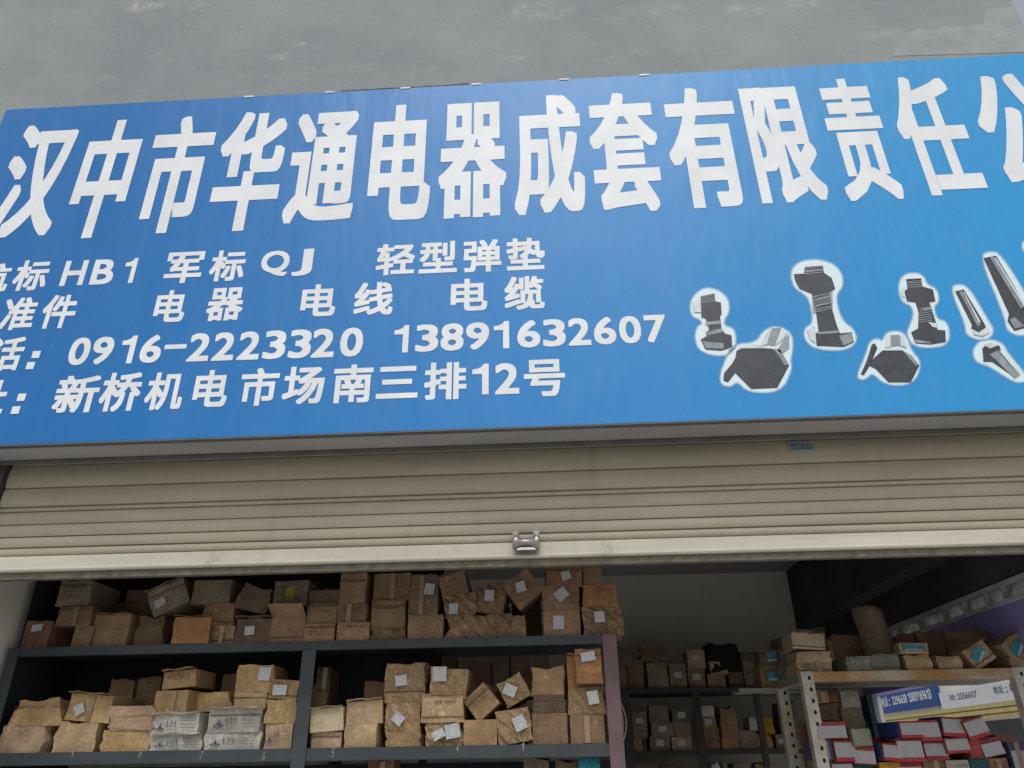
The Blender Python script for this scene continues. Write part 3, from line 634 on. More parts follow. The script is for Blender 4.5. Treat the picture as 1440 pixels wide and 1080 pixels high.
            g = MB(); z = H * dct[1]; g.box(-W * .49, W * .49, -depth / 2 - .0075, -depth / 2 + .002, z - .0015, z + .0015)
            me2 = bpy.data.meshes.new('flap_edge'); me2.from_pydata(g.v, [], g.f); link('flap_edge', me2, o, K['dark'])
        elif k == 'FLAP':
            g = MB(); a_ = R(dct[1]); L_ = min(depth, .09)
            p0 = (-depth / 2, H / 2); p1 = (-depth / 2 - math.sin(a_) * L_, H / 2 + math.cos(a_) * L_)
            g.hexa([(x * W / 2, y + e, z) for (y, z) in (p0, p1) for e in (0, .003) for x in (-1, 1)])
            me2 = bpy.data.meshes.new('flap'); me2.from_pydata(g.v, [], g.f); link('flap', me2, o, K[col])
        elif k == 'LIP':
            g = MB(); a_ = R(dct[1]); L_ = dct[2]; nn = 5; vs = []
            for e in (0, .003):
                for j in (0, 1):
                    for i in range(nn + 1):
                        jit = random.uniform(-.003, .004) if j else 0; ll = (L_ + jit) * j
                        vs.append((W * (i / nn - .5) * .98, -depth / 2 - .003 - math.sin(a_) * ll, H / 2 + .003 + e + math.cos(a_) * ll * .6 + .003 * math.sin(i * 2.1 + sd_)))
            q = nn + 1; fs = []
            for i in range(nn): fs += [(i, i + 1, q + i + 1, q + i), (2 * q + i, 3 * q + i, 3 * q + i + 1, 2 * q + i + 1), (q + i, q + i + 1, 3 * q + i + 1, 3 * q + i)]
            me2 = bpy.data.meshes.new('flap'); me2.from_pydata(vs, [], fs); link('flap', me2, o, K[col])
        elif k == 'TAPE':
            plate('tape', M['tape'], o, W * dct[1], 0, .022, H * .96, -depth / 2 - .0065, 0, .0008)
        elif k == 'Y':
            plate('yellow_patch', M['yellowp'], o, 0, 0, W * .28, H * .5, yf)
        elif k == 'W':
            g = MB(); x_ = random.uniform(-.36, -.2) * W; big = random.random() < .5
            for i in range(random.choice([1, 2, 3])):
                z = H * (.22 - .17 * i); x = x_; hh = .009 if (big and i == 0) else .0045
                while x < W * .3:
                    l_ = random.uniform(.004, .012) * (1.5 if big and i == 0 else 1)
                    if random.random() < .8:
                        g.box(x, x + l_, yf, yf + .0008, z, z + hh * random.uniform(.25, .5)); g.box(x + l_ * .3, x + l_ * .3 + .002, yf - .0004, yf + .0008, z - hh * .4, z + hh)
                    x += l_ + .003
            me2 = bpy.data.meshes.new('writing'); me2.from_pydata(g.v, [], g.f); link('writing', me2, o, M['inkred'])
    return o
M['inkgrey'] = plain('ink_grey_blue', (.17, .18, .22), .8)
M['tape'] = plain('brown_tape', (.34, .25, .14), .25, vary=.1, spec=.6)
M['yellowp'] = plain('yellow_patch', (.35, .29, .03), .6)
ORD = ['first', 'second', 'third', 'fourth', 'fifth', 'sixth', 'seventh', 'eighth', 'ninth', 'tenth', 'eleventh', 'twelfth', 'thirteenth', 'fourteenth', 'fifteenth', 'sixteenth', 'seventeenth', 'eighteenth', 'nineteenth', 'twentieth']
LV = {1: [''], 2: ['bottom', 'top'], 3: ['bottom', 'middle', 'top'], 4: ['bottom', 'lower middle', 'upper middle', 'top']}
def feature(col, style, deco, rot):
    s = WORDS[col]; kind = 'carton'
    if style == 'crush': s = 'crushed ' + s
    if style == 'bag': kind = 'bag'
    if style == 'wrap': kind = 'parcel'
    if abs(rot) > 15: s = 'tilted ' + s
    ks = [d[0] for d in deco]
    if ks.count('L') > 1: kind += ' with two labels'
    elif 'L' in ks: kind += ' with white label'
    elif 'T' in ks: kind += ' with teal label'
    elif 'E' in ks: kind += ' with sailing emblem'
    elif 'Y' in ks: kind += ' with yellow patch'
    elif 'FLAP' in ks: kind += ' with open flap'
    elif 'RW' in ks: kind += ' with blue side' if any(d[0] == 'RW' and d[2] for d in deco) else ''
    return s + ' ' + kind
def stacks(cols, D, zshelf, where, frm, group, depth=.22, jig=.02):
    for ci, colm in enumerate(cols):
        z = zshelf; n = len(colm)
        for li, b_ in enumerate(colm):
            x0, x1, y0, y1, col, style = b_[:6]; opt = b_[6] if len(b_) > 6 else {}
            deco = opt.get('d', ()); rot = opt.get('rot', 0); random.seed(ci * 31 + li * 7 + int(D * 10))
            dd = D + opt.get('dy', random.uniform(0, jig)); lv = LV[min(n, 4)][min(li, 3)]
            lab = f"{feature(col, style, deco, rot)}, {(lv + ' of ') if lv else ''}{ORD[ci]} stack from {frm}, {where}"
            free = rot or opt.get('free')
            o = carton(x0, x1, y0, y1, dd, col, style, opt.get('depth', depth * random.uniform(.85, 1.1)), rot, opt.get('wh'), opt.get('yaw', 0), None if free else z + .001, deco, lab, group)
            if not free or opt.get('up'): z = P((x0 + x1) / 2, y0, dd).z - (.004 if style != 'box' else 0)
            elif li == 0: z = P((x0 + x1) / 2, y1, dd).z

DR = 3.3
zU = P(450, 901.5, DR).z; zL = P(450, 1052, DR).z
L = lambda u=.5, v=.5, w_=.055, h_=.05, a=0: ('L', u, v, w_, h_, a)
U = [
 [(34, 71, 873, 903, 'reddish', 'worn', {'d': (('L', .55, .72, .06, .035, 0),)})],
 [(103, 130, 880, 901, 'brown', 'worn'), (81, 130, 853, 880, 'brown', 'worn', {'free': 1, 'up': 1}), (81, 126, 817, 852, 'grey', 'worn', {'free': 1, 'depth': .25})],
 [(133, 187, 864, 898, 'brown', 'box', {'yaw': -6})],
 [(190, 230, 866, 908, 'dark', 'bag')],
 [(238, 286, 868, 904, 'orange', 'worn', {'yaw': 14, 'dy': -.03}), (207, 264, 818, 862, 'grey', 'worn', {'rot': -24, 'wh': (50, 36), 'd': (L(.3, .4, .05, .045, 0),)})],
 [(287, 330, 880, 903, 'brown', 'worn'), (285, 329, 848, 880, 'brown', 'worn'), (271, 323, 816, 848, 'grey', 'box')],
 [(330, 384, 870, 903, 'dark', 'worn', {'d': (L(.42, .5, .05, .045, 8),)}), (331, 386, 822, 862, 'dark', 'crush', {'rot': 14, 'wh': (46, 34)})],
 [(381, 429, 868, 901, 'brown', 'box', {'d': (('FLAP', 60),)}), (385, 432, 818, 851, 'grey', 'box', {'rot': -1, 'wh': (46, 34), 'd': (('Y',),)})],
 [(428, 471, 877, 903, 'brown', 'box', {'d': (('W',),)}), (432, 474, 853, 876, 'brown', 'box', {'d': (('W',),)}), (435, 477, 830, 852, 'dark', 'box')],
 [(474, 519, 875, 901, 'brown', 'box', {'d': (('W',),), 'dy': -.015}), (475, 516, 849, 875, 'brown', 'box', {'d': (('W',),)}), (479, 515, 806, 848, 'brown', 'box')],
 [(523, 571, 884, 897, 'wrapbrown', 'crush'), (522, 570, 845, 884, 'brown', 'box', {'d': (('SEAM', .3),)}), (525, 576, 806, 845, 'brown', 'worn')],
 [(574, 623, 865, 895, 'brown', 'box'), (576, 617, 808, 864, 'dark', 'worn', {'d': (L(.72, .62, .048, .055, -6),)})],
 [(627, 694, 864, 894, 'wrapbrown', 'crush'), (623, 671, 836, 866, 'wrapbrown', 'wrap', {'rot': -6, 'wh': (44, 30), 'd': (L(.28, .35, .045, .055, -4),)}), (618, 660, 806, 846, 'brown', 'worn', {'rot': -16, 'wh': (38, 38)})],
 [(694, 720, 862, 891, 'wrapbrown', 'crush'), (664, 713, 820, 865, 'wrapbrown', 'wrap', {'rot': 12, 'wh': (44, 40), 'd': (L(.5, .6, .045, .055, 12),)})],
 [(720, 740, 864, 891, 'brown', 'bag'), (710, 762, 800, 856, 'brown', 'worn', {'rot': -38, 'wh': (42, 38), 'd': (L(.45, .6, .05, .045, 60),)})],
 [(764, 816, 858, 891, 'brown', 'box', {'d': (L(.42, .52, .05, .06, 2),)}), (763, 814, 824, 858, 'brown', 'worn', {'d': (L(.5, .62, .06, .05, 35),)}), (767, 817, 795, 821, 'reddish', 'box', {'d': (L(.55, .5, .05, .045, 15),)})],
 [(819, 875, 853, 891, 'wrapbrown', 'wrap', {'d': (L(.42, .62, .05, .055, 5),)}), (819, 868, 822, 853, 'orange', 'worn'), (820, 846, 799, 822, 'brown', 'worn')],
]
stacks(U, DR + .015, zU, 'upper shelf', 'pale wall', 'cartons on the upper shelf of the grey rack')
Lw = [
 [(0, 61, 1020, 1058, 'pink', 'crush'), (20, 87, 983, 1021, 'yellow', 'bag', {'d': (('SEAM', .2),)})],
 [(78, 136, 1014, 1055, 'light', 'crush'), (94, 160, 977, 1014, 'yellow', 'worn', {'rot': 5, 'wh': (62, 34), 'd': (L(.32, .42, .05, .05, 35),)})],
 [(143, 210, 1026, 1055, 'yellow', 'wrap'), (154, 216, 1008, 1027, 'pink', 'crush'), (152, 217, 992, 1009, 'pink', 'crush')],
 [(211, 284, 1033, 1056, 'white', 'worn', {'d': (('E',),)}), (214, 280, 1003, 1033, 'white', 'worn', {'d': (('E',),)}), (219, 267, 971, 1002, 'yellow', 'box', {'yaw': -5}), (229, 277, 943, 967, 'tan', 'box', {'rot': -5, 'wh': (46, 22), 'd': (('W',),)})],
 [(287, 364, 1029, 1056, 'white', 'worn', {'d': (('E',),)}), (295, 368, 996, 1029, 'white', 'worn', {'d': (('E',),)}), (329, 374, 974, 995, 'light', 'box', {'d': (('SEAM', .2),)}), (328, 379, 935, 973, 'yellow', 'wrap', {'yaw': 5, 'depth': .27, 'd': (L(.78, .65, .055, .055, 3),)})],
 [(372, 411, 1016, 1055, 'pink', 'worn', {'d': (('E',),)}), (373, 417, 983, 1016, 'yellow', 'crush'), (379, 421, 957, 982, 'tan', 'worn', {'rot': 5, 'wh': (42, 25), 'd': (L(.4, .45, .07, .05, 3),)})],
 [(439, 480, 1029, 1053, 'pink', 'worn'), (435, 482, 995, 1029, 'cream', 'box', {'rot': -4, 'wh': (46, 30), 'dy': .0})],
 [(485, 531, 1018, 1053, 'light', 'worn'), (487, 537, 987, 1017, 'light', 'box', {'rot': -3, 'wh': (50, 30)})],
 [(541, 592, 1029, 1053, 'tan', 'crush'), (541, 592, 987, 1030, 'wrap', 'wrap', {'d': (L(.4, .45, .055, .055, -38),)}), (540, 598, 933, 987, 'wrap', 'wrap', {'d': (L(.42, .55, .062, .06, 5), ('SEAM', -.22))})],
 [(599, 651, 1015, 1050, 'wrap', 'wrap', {'d': (('L', .38, .48, .065, .045, 30), ('L', .76, .6, .06, .055, 8))}), (593, 652, 977, 1016, 'light', 'worn'), (604, 659, 940, 980, 'wrap', 'wrap', {'rot': 6, 'wh': (54, 38), 'd': (L(.25, .75, .06, .055, 0),)})],
 [(651, 698, 1012, 1048, 'tan', 'box'), (655, 706, 962, 1013, 'tan', 'box', {'rot': -40, 'wh': (38, 36), 'yaw': -4})],
 [(697, 748, 996, 1046, 'wrap', 'wrap', {'rot': -8, 'wh': (48, 44), 'd': (L(.68, .55, .05, .055, 10),)}), (700, 744, 948, 992, 'wrap', 'wrap', {'rot': -28, 'wh': (38, 34), 'd': (L(.36, .55, .045, .05, 38),)})],
 [(750, 799, 1003, 1047, 'brown', 'box'), (750, 795, 977, 1003, 'dark', 'worn'), (748, 794, 937, 977, 'tan', 'crush')],
 [(802, 850, 1005, 1045, 'brown', 'box'), (798, 849, 966, 1005, 'wrap', 'wrap', {'d': (L(.68, .6, .055, .065, 6),)}), (797, 840, 922, 966, 'orange', 'box', {'dy': .03}), (809, 846, 912, 961, 'orange', 'worn', {'free': 1, 'dy': -.03, 'depth': .05, 'd': (L(.5, .76, .065, .045, 4), ('W',))})],
]
stacks(Lw, DR + .015, zL, 'lower shelf', 'pale wall', 'cartons on the lower shelf of the grey rack')
# the odd bundle between the white cartons, and what shows below the lower shelf
carton(268, 328, 972, 1001, DR + .1, 'yellow', 'bag', .15, label='loose crumpled yellowish paper bag between the sailing emblem cartons', cat='bag')
carton(444, 464, 938, 992, DR + .3, 'dark', 'worn', .15, label='narrow dark carton standing behind the cream carton', cat='carton')

random.seed(99)
for where, zz, ytop, ybase in (('upper', zU, 845, 898), ('lower', zL, 972, 1050)):
    px = 48; i = 0
    while px < 815:
        wpx = random.uniform(36, 54); top = ytop + random.uniform(-26, 14)
        if not (where == 'lower' and px > 600 and random.random() < .5):
            c_ = random.choice(['brown', 'dark', 'grey', 'tan', 'brown'])
            st_ = random.choice(['box', 'worn', 'wrap']); i += 1
            if where == 'upper' or random.random() < .75:
                carton(px, px + wpx - 3, top, ybase, DR + .27, c_, st_, .18, zbase=zz + .001, label=f"{WORDS[c_]} {'parcel' if st_ == 'wrap' else 'carton'} in the back row of the {where} shelf, {ORD[min(i, 19)]} from pale wall", group=f'back row cartons on the {where} shelf', cat='carton', cuts=2)
        px += wpx
# grey rack
rk = empty('grey_rack', (0, DR, 0)); tag(rk, 'grey green steel rack loaded with brown cartons and parcels', 'shelving')
rx0, rx1 = P(2, 985, DR).x, P(868, 985, DR).x
def shelf(z, lipm='rack', lip=.045):
    g = MB(); g.box(rx0, rx1 - .002, DR - .004, DR + .55, z - .012, z); g.box(rx0, rx1 - .002, DR - .006, DR - .004, z - lip, z)
    g.box(rx0, rx1 - .002, DR - .004, DR + .02, z - lip - .003, z - lip - .0001); return g.build('shelf', M[lipm], rk)
shU = shelf(zU, lip=.034); shL = shelf(zL)
for k in range(1, 4): shelf(zL - .42 * k)
def post(px_top, py_top, m, z1, wd=.055, px2=None):
    x = P(px_top, py_top, DR).x; g = MB()
    g.box(x, x + wd, DR - .012, DR - .007, 0.02, z1); g.box(x, x + .004, DR - .0069, DR + .04, .02, z1); g.box(x, x + wd, DR + .54, DR + .56, .02, z1)
    return g.build('post', m, rk)
g = MB(); g.box(rx0 - .004, rx0 - .0005, DR + .02, DR + .54, .1, zU + .55); g.build('end_panel', M['rack_shade'], rk)  # added dark sheet, stands in for the shade past the end post
post(10, 930, M['rack'], zU - .001, .05); post(422, 960, M['rack'], zU - .038, .058); post(851, 960, M['pink_post'], zU + .0, .058)
g = MB(); g.box(rx0, P(440, 960, DR).x, DR + .50, DR + .51, zL + .001, zU + .55); g.build('back_shade', M['rack_shade'], rk)  # added dark sheet in place of the unlit room behind the open rack
g = MB(); g.box(P(440, 960, DR).x + .002, P(600, 850, DR).x, DR + .50, DR + .51, zL + .001, zU + .5); g.build('back_shade', M['rack_shade'], rk)
g = MB(); g.box(rx0, rx1, DR + .50, DR + .51, .1, zL - .06); g.build('back_shade', M['rack_shade'], rk)  # same shade sheet, continued below the lower shelf
for px, py, ch in ((101, 1058, '1'), (197, 1060, '8'), (283, 1062.5, '7'), (371, 1062.5, '6'), (468, 1058.5, '5'), (643, 1052, '4'), (735, 1050, '1')):
    p = P(px, py, DR - .008); put_glyph('chalk_number', ch, p.x - .006, p.x + .006, p.z - .016, p.z + .016, DR - .0062, .0, M['chalk'], rk, .0008, slant=random.uniform(-.1, .2))
for px, y0, y1, c, s, lab in ((755, 1066, 1100, 'grey', 'worn', 'small grey box under the lower shelf, beside the teal bag'), (535, 1068, 1120, 'reddish', 'worn', 'reddish carton in the dark below the lower shelf'), (800, 1070, 1100, 'dark', 'worn', 'dark box just under the lower shelf lip')):
    carton(px - 18, px + 18, y0, y1, DR + .1, c, s, .12, zbase=zL - .419, label=lab, cat='box')
carton(815, 845, 1064, 1110, DR + .03, 'tealbag', 'worn', .1, zbase=zL - .419, label='bright teal plastic bag below the lower shelf by the pink post', cat='bag')
# loose paper sheets hanging behind the pink post
g = MB(); pa, pb = P(868, 968, DR + .25), P(884, 1049, DR + .25); n = 8
for sgn, dx in ((0, 0), (1, .012)):
    vs = []
    for i in range(n + 1):
        u = i / n; z = pa.z + (pb.z - pa.z) * u; bx = pa.x - .05 + .055 * math.sin(u * 2.6) + dx
        for e in (0, .003): vs.append((bx + e, DR + .12 + sgn * .01, z)); vs.append((bx + e + .004, DR + .3 + sgn * .01, z))
    fs = []
    for i in range(n):
        a = i * 4; fs += [(a, a + 1, a + 5, a + 4), (a + 2, a + 6, a + 7, a + 3), (a, a + 4, a + 6, a + 2), (a + 1, a + 3, a + 7, a + 5)]
    g.add(vs, fs, 0, True)
tag(g.build('cardboard_sheet', K['pink'], origin=(pa.x, DR + .2, pb.z)), 'bent cardboard sheets stuck out behind the pink rack post', 'cardboard')

# ------------------------------------------------------------------ far rack
DF = 6.15
zA = P(990, 967, DF).z; zBf = P(990, 1055, DF).z
fr = empty('far_rack', (0, DF, 0)); tag(fr, 'dark steel rack at the back wall with small cartons', 'shelving')
fx0, fx1 = P(590, 1000, DF).x, P(1180, 1000, DF).x
for z in (zA, zBf, zBf - .52, zBf - 1.0):
    g = MB(); g.box(fx0, fx1, DF, DF + .5, z - .03, z); g.build('shelf', M['far_rack'], fr)
for px in (592, 876, 975, 1170):
    x = P(px, 1000, DF).x; g = MB(); g.box(x, x + .06, DF - .02, DF - .001, .02, zA + (.45 if px == 1170 else 0)); g.build('post', M['far_rack'], fr)
def f5(b): return [840 + b[0] * .2778, 840 + b[2] * .2778, 780 + b[1] * .2778, 780 + b[3] * .2778]
FA = [[(95, 560, 150, 662, 'grey', 'worn'), (95, 490, 175, 560, 'dark', 'worn')], [(155, 600, 240, 662, 'reddish', 'worn'), (150, 530, 235, 600, 'brown', 'worn')],
 [(245, 540, 355, 662, 'grey', 'crush'), (215, 455, 355, 535, 'dark', 'bag')], [(365, 555, 450, 665, 'grey', 'box', 1)],
 [(460, 575, 545, 665, 'brown', 'box', 1), (455, 482, 545, 570, 'pink', 'box', 1)], [(560, 605, 650, 662, 'brown', 'box'), (570, 540, 660, 605, 'pink', 'box')], [(665, 595, 740, 662, 'dark', 'worn'), (550, 445, 720, 538, 'black', 'bag', 0, 1)],
 [(740, 540, 812, 662, 'grey', 'worn'), (725, 490, 812, 560, 'dark', 'crush')], [(822, 555, 880, 665, 'tan', 'box', 2), (795, 482, 868, 552, 'brown', 'worn')]]
FB = [[(130, 930, 230, 985, 'brown', 'box'), (180, 890, 250, 930, 'grey', 'box'), (180, 800, 250, 888, 'grey', 'box', 1)], [(265, 920, 368, 985, 'grey', 'box', 1), (272, 850, 385, 918, 'grey', 'box', 1), (265, 765, 360, 845, 'grey', 'worn')],
 [(378, 922, 478, 985, 'pink', 'box', 1), (390, 850, 475, 920, 'grey', 'box'), (380, 780, 475, 848, 'grey', 'box', 1)],
 [(545, 935, 620, 988, 'brown', 'box'), (525, 875, 615, 935, 'brown', 'box'), (520, 822, 600, 875, 'tan', 'box', 1), (515, 765, 590, 818, 'white', 'box', 1)],
 [(630, 930, 718, 988, 'orange', 'box'), (620, 765, 712, 925, 'brown', 'bag')], [(720, 890, 808, 988, 'grey', 'worn'), (770, 825, 830, 890, 'white', 'box', 1)],
 [(812, 905, 890, 988, 'orange', 'bag'), (830, 820, 892, 890, 'golden', 'crush')], [(905, 910, 960, 990, 'grey', 'worn', 1), (915, 745, 1010, 830, 'dark', 'crush')]]
FC = [[(570, 1050, 655, 1110, 'white', 'bag')], [(690, 1055, 780, 1110, 'grey', 'box')], [(800, 1060, 900, 1110, 'brown', 'worn')], [(160, 1060, 290, 1110, 'dark', 'worn')], [(330, 1066, 440, 1110, 'dark', 'box')]]
def far(cols, z0, where, snap=True):
    for ci, c in enumerate(cols):
        z = z0; n = len(c)
        for li, b in enumerate(c):
            x0, x1, y0, y1 = f5(b); k = b[6] if len(b) > 6 else 0
            deco = (('L', .5, .55, .06, .045, 0),) if k == 1 else (('T', .6, .6, .08, .06, 0),) if k == 2 else ()
            lv = LV[min(n, 4)][min(li, 3)]
            lab = f"{feature(b[4], b[5], deco, 0)}, {(lv + ' of ') if lv else ''}{ORD[ci]} stack from pink post, {where}"
            carton(x0, x1, y0, y1, DF + .02 + .02 * random.random(), b[4], b[5], .2, zbase=z + .001, deco=deco, label=lab, group='small cartons on the far rack', cuts=2)
            z = P((x0 + x1) / 2, y0, DF + .02).z
far(FA, zA, 'far rack top'); far(FB, zBf, 'far rack middle')
for ci, c in enumerate(FC):
    b = c[0]; x0, x1, y0, y1 = f5(b)
    carton(x0, x1, y0, y1, DF + .03, b[4], b[5], .2, zbase=zBf - .519, label=f"{WORDS[b[4]]} {'bag' if b[5] == 'bag' else 'carton'} on the far rack's low shelf, {ORD[ci]} of five", group='small cartons on the far rack', cuts=2)
# cartons seen through the gap of the grey rack
for i, (x0, x1, y0, y1, c) in enumerate(((612, 640, 925, 965, 'dark'), (665, 690, 930, 966, 'reddish'), (700, 716, 918, 966, 'grey'), (722, 744, 922, 966, 'reddish'), (752, 772, 920, 966, 'grey'), (690, 740, 975, 1054, 'reddish'))):
    carton(x0, x1, y0, y1, DF + .05, c, 'worn', .2, zbase=(zA if y1 < 970 else zBf) + .001, label=f"small {WORDS[c]} carton seen dimly through the grey rack, {ORD[i]} from the shade sheet", group='small cartons on the far rack', cuts=2)

# ------------------------------------------------------------------ slotted angle rack
DA = 4.0
ar = empty('slotted_angle_rack', (0, DA, 0)); tag(ar, 'cream slotted angle rack with rusty shelf edge and small boxes', 'shelving')
zT = P(1290, 942.5, DA).z; zTb = P(1290, 956, DA).z
ax0 = P(1127, 950, DA).x; ax1 = XR - .03
g = MB(); g.box(ax0 + .045, ax1, DA - .003, DA, zTb, zT + .001); g.box(ax0 + .045, ax1, DA + .0001, DA + .02, zTb, zTb + .004); g.build('shelf_lip', M['lip'], ar)
g = MB(); g.box(ax0 + .002, ax1, DA + .0005, DA + .46, zTb + .0045, zT - .001); g.build('top_shelf', M['shelf_board'], ar)
def slotted(x, y, z1, flip=1, wd=.055):
    g = MB(); g.box(x, x + wd, y - .004, y - .001, .02, z1); g.box(x - .003, x, y - .004, y + .05, .02, z1); p = g.build('angle_post', M['angle'], ar)
    n = int((z1 - .9) / .052)
    base = None
    for i in range(n):
        z = z1 - .03 - i * .052
        for cx__ in ((x + wd * .62),):
            g = MB(); k = 8; vs = [(cx__ + .0075 * math.cos(2 * math.pi * j / k), y - .0046, z + .011 * math.sin(2 * math.pi * j / k)) for j in range(k)]
            vs += [(a, y - .0035, c) for a, _, c in vs]
            g.add(vs, [tuple(range(k))] + [(j, (j + 1) % k, k + (j + 1) % k, k + j) for j in range(k)])
            if base is None:
                base = g.build('slot', M['hole'], None, origin=(0, 0, 0)); z_first = z; base.data.transform(Matrix.Translation(-ar.location)); base.location = (0, 0, 0); base.parent = p
            else:
                o = bpy.data.objects.new('slot', base.data); COL.objects.link(o); o.location = (0, 0, z - z_first); o.parent = p
slotted(ax0, DA, zT + .004); slotted(ax0, DA + .46, zT - .03); slotted(ax1 - .056, DA, zT + .004)
g = MB(); g.box(ax0, ax0 + .03, DA + .0, DA + .455, zTb + .001, zTb + .004); g.build('side_angle', M['angle'], ar)
zR2 = P(1290, 1100, DA).z
g = MB(); g.box(ax0 + .002, ax1, DA + .0005, DA + .46, zR2 - .02, zR2); g.build('lower_shelf', M['shelf_board'], ar)
g = MB(); g.box(ax0 + .002, ax1, DA + .0005, DA + .46, zR2 - .62, zR2 - .60); g.build('lower_shelf', M['shelf_board'], ar)
def f6(b): return [1060 + b[0] * .2778, 1060 + b[2] * .2778, 780 + b[1] * .2778, 780 + b[3] * .2778]
def sc6(b): x0, x1, y0, y1 = f6(b[:4]); return (x0, x1, y0, y1) + tuple(b[4:])
T = lambda u, v, w_, h_, a=0: ('T', u, v, w_, h_, a)
RT = [[sc6((215, 540, 393, 590, 'pink', 'worn')), sc6((218, 490, 392, 540, 'pink', 'worn')), sc6((190, 395, 360, 485, 'cream', 'worn', {'rot': 5, 'wh': (46, 21), 'd': (('SEAM', -.35),)}))],
      [sc6((462, 515, 587, 582, 'green', 'worn', {'depth': .25, 'yaw': 4}))], [sc6((597, 510, 740, 582, 'green', 'worn', {'depth': .25}))],
      [sc6((762, 505, 900, 578, 'light', 'crush', {'depth': .22})), sc6((735, 446, 882, 503, 'light', 'box', {'rot': 2, 'wh': (40, 15), 'd': (T(.48, .55, .11, .03, 0),)}))],
      [sc6((925, 512, 1056, 574, 'light', 'crush', {'depth': .22}))],
      [sc6((1050, 440, 1232, 572, 'light', 'box', {'rot': -28, 'wh': (36, 30), 'd': (T(.45, .55, .075, .05, 25),)}))],
      [sc6((1300, 520, 1420, 572, 'pink', 'worn')), sc6((1258, 402, 1400, 540, 'light', 'box', {'rot': -30, 'wh': (34, 30), 'd': (T(.45, .5, .075, .05, 25),)}))]]
stacks(RT, DA + .01, zT, 'rusty edged shelf', 'slotted post', 'small boxes on the slotted angle rack', depth=.2, jig=.01)
BK = [(372, 430, 402, 585, 'brown', 'worn'), (405, 410, 548, 588, 'brown', 'box'), (836, 395, 975, 575, 'brown', 'box'), (985, 385, 1210, 575, 'brown', 'box'), (735, 410, 828, 575, 'reddish', 'worn'), (1215, 470, 1310, 575, 'dark', 'worn'), (300, 385, 365, 480, 'grey', 'worn')]
for i, b in enumerate(BK):
    x0, x1, y0, y1 = f6(b); zz = zT
    carton(x0, x1, y0, y1, DA + .27, b[4], b[5], .17, zbase=zT + .001, label=f"{WORDS[b[4]]} carton standing in the back row, {['third', 'fourth', 'seventh', 'last', 'sixth', 'eighth', 'first'][i]} from the back slotted post", group='back row cartons on the rusty edged shelf')
# side stack with teal stickers near the back post
for i, (b, dv) in enumerate((((30, 560, 130, 655, 'tan'), 0), ((30, 480, 130, 560, 'grey'), 0), ((120, 420, 195, 478, 'grey'), 0))):
    x0, x1, y0, y1 = f6(b); carton(x0, x1, y0, y1, DA + .50, b[4], 'worn', .15, zbase=(zT - .03 if i == 0 else P((x0 + x1) / 2, y1, DA + .5).z), deco=(T(.6, .5, .06, .05, 0 if i < 2 else 35),),
        label=f"{['lowest', 'middle', 'topmost'][i]} of three teal labelled cartons at the back slotted post", group='teal labelled cartons')
g = MB(); p = P(1100, 955, DA + .5)
g.box(p.x - .25, p.x + .12, DA + .47, DA + .68, zT - .05, zT - .032); tag(g.build('shelf_plank', M['shelf_board']), 'short grey plank behind the slotted rack holding teal labelled cartons', 'plank')
for px in (1062,):
    pp = P(px, 980, DA + .6); g = MB(); g.box(pp.x, pp.x + .03, DA + .62, DA + .65, .02, zT - .051); tag(g.build('plank_support', M['far_rack']), 'thin dark support under the short grey plank', 'support')
carton(*f6((175, 545, 232, 655)), DA + .2, 'green', 'worn', .2, zbase=zT + .0, label='greenish carton on the rusty edged shelf above the front post', cat='carton')
# curved cardboard sheet standing on the shelf
g = MB(); c0 = P(1240, 922, DA + .14); w2 = P(1264, 900, DA + .14).x - P(1219, 900, DA + .14).x; ztube = P(1240, 856, DA + .14).z; n = 14; m_ = 8; vs = []
for th in (0, .005):
    for j in range(m_ + 1):
        for i in range(n + 1):
            a = math.pi * (1.02 + .96 * i / n); r_ = w2 / 2 - th; lean = -.022 * (j / m_) ** 2
            top = ztube + .012 * math.sin(i / n * 2.2) - .10 * max(0, i / n - .5) ** 1.5 + .004 * math.sin(i * 2.3); z = zT + .001 + (top - zT) * j / m_
            vs.append((c0.x + lean + r_ * math.cos(a) + .003 * math.sin(j * 1.7 + i), DA + .16 + r_ * .8 * math.sin(a), z))
q = (n + 1) * (m_ + 1); fs = []
for j in range(m_):
    for i in range(n):
        a = j * (n + 1) + i; fs += [(a, a + 1, a + n + 2, a + n + 1), (q + a, q + a + n + 1, q + a + n + 2, q + a + 1)]
for i in range(n): a = m_ * (n + 1) + i; fs.append((a, a + 1, q + a + 1, q + a))
for j in range(m_):
    for i in (0, n): a = j * (n + 1) + i; fs.append((a, a + n + 1, q + a + n + 1, q + a))
g.add(vs, fs, 0, True); tag(g.build('curved_cardboard', kraft('card_curved', (.24, .20, .15)), origin=(c0.x, DA + .16, zT)), 'tall curved grey brown cardboard sheet standing on the rusty edged shelf', 'cardboard')
carton(*f6((548, 415, 590, 482)), DA + .33, 'white', 'box', .08, zbase=zT + .055, label='narrow white box wedged behind the curved cardboard sheet', cat='box')
carton(*f6((545, 480, 595, 580)), DA + .3, 'dark', 'worn', .12, zbase=zT + .001, label='low dark carton holding up the narrow white box', cat='carton')
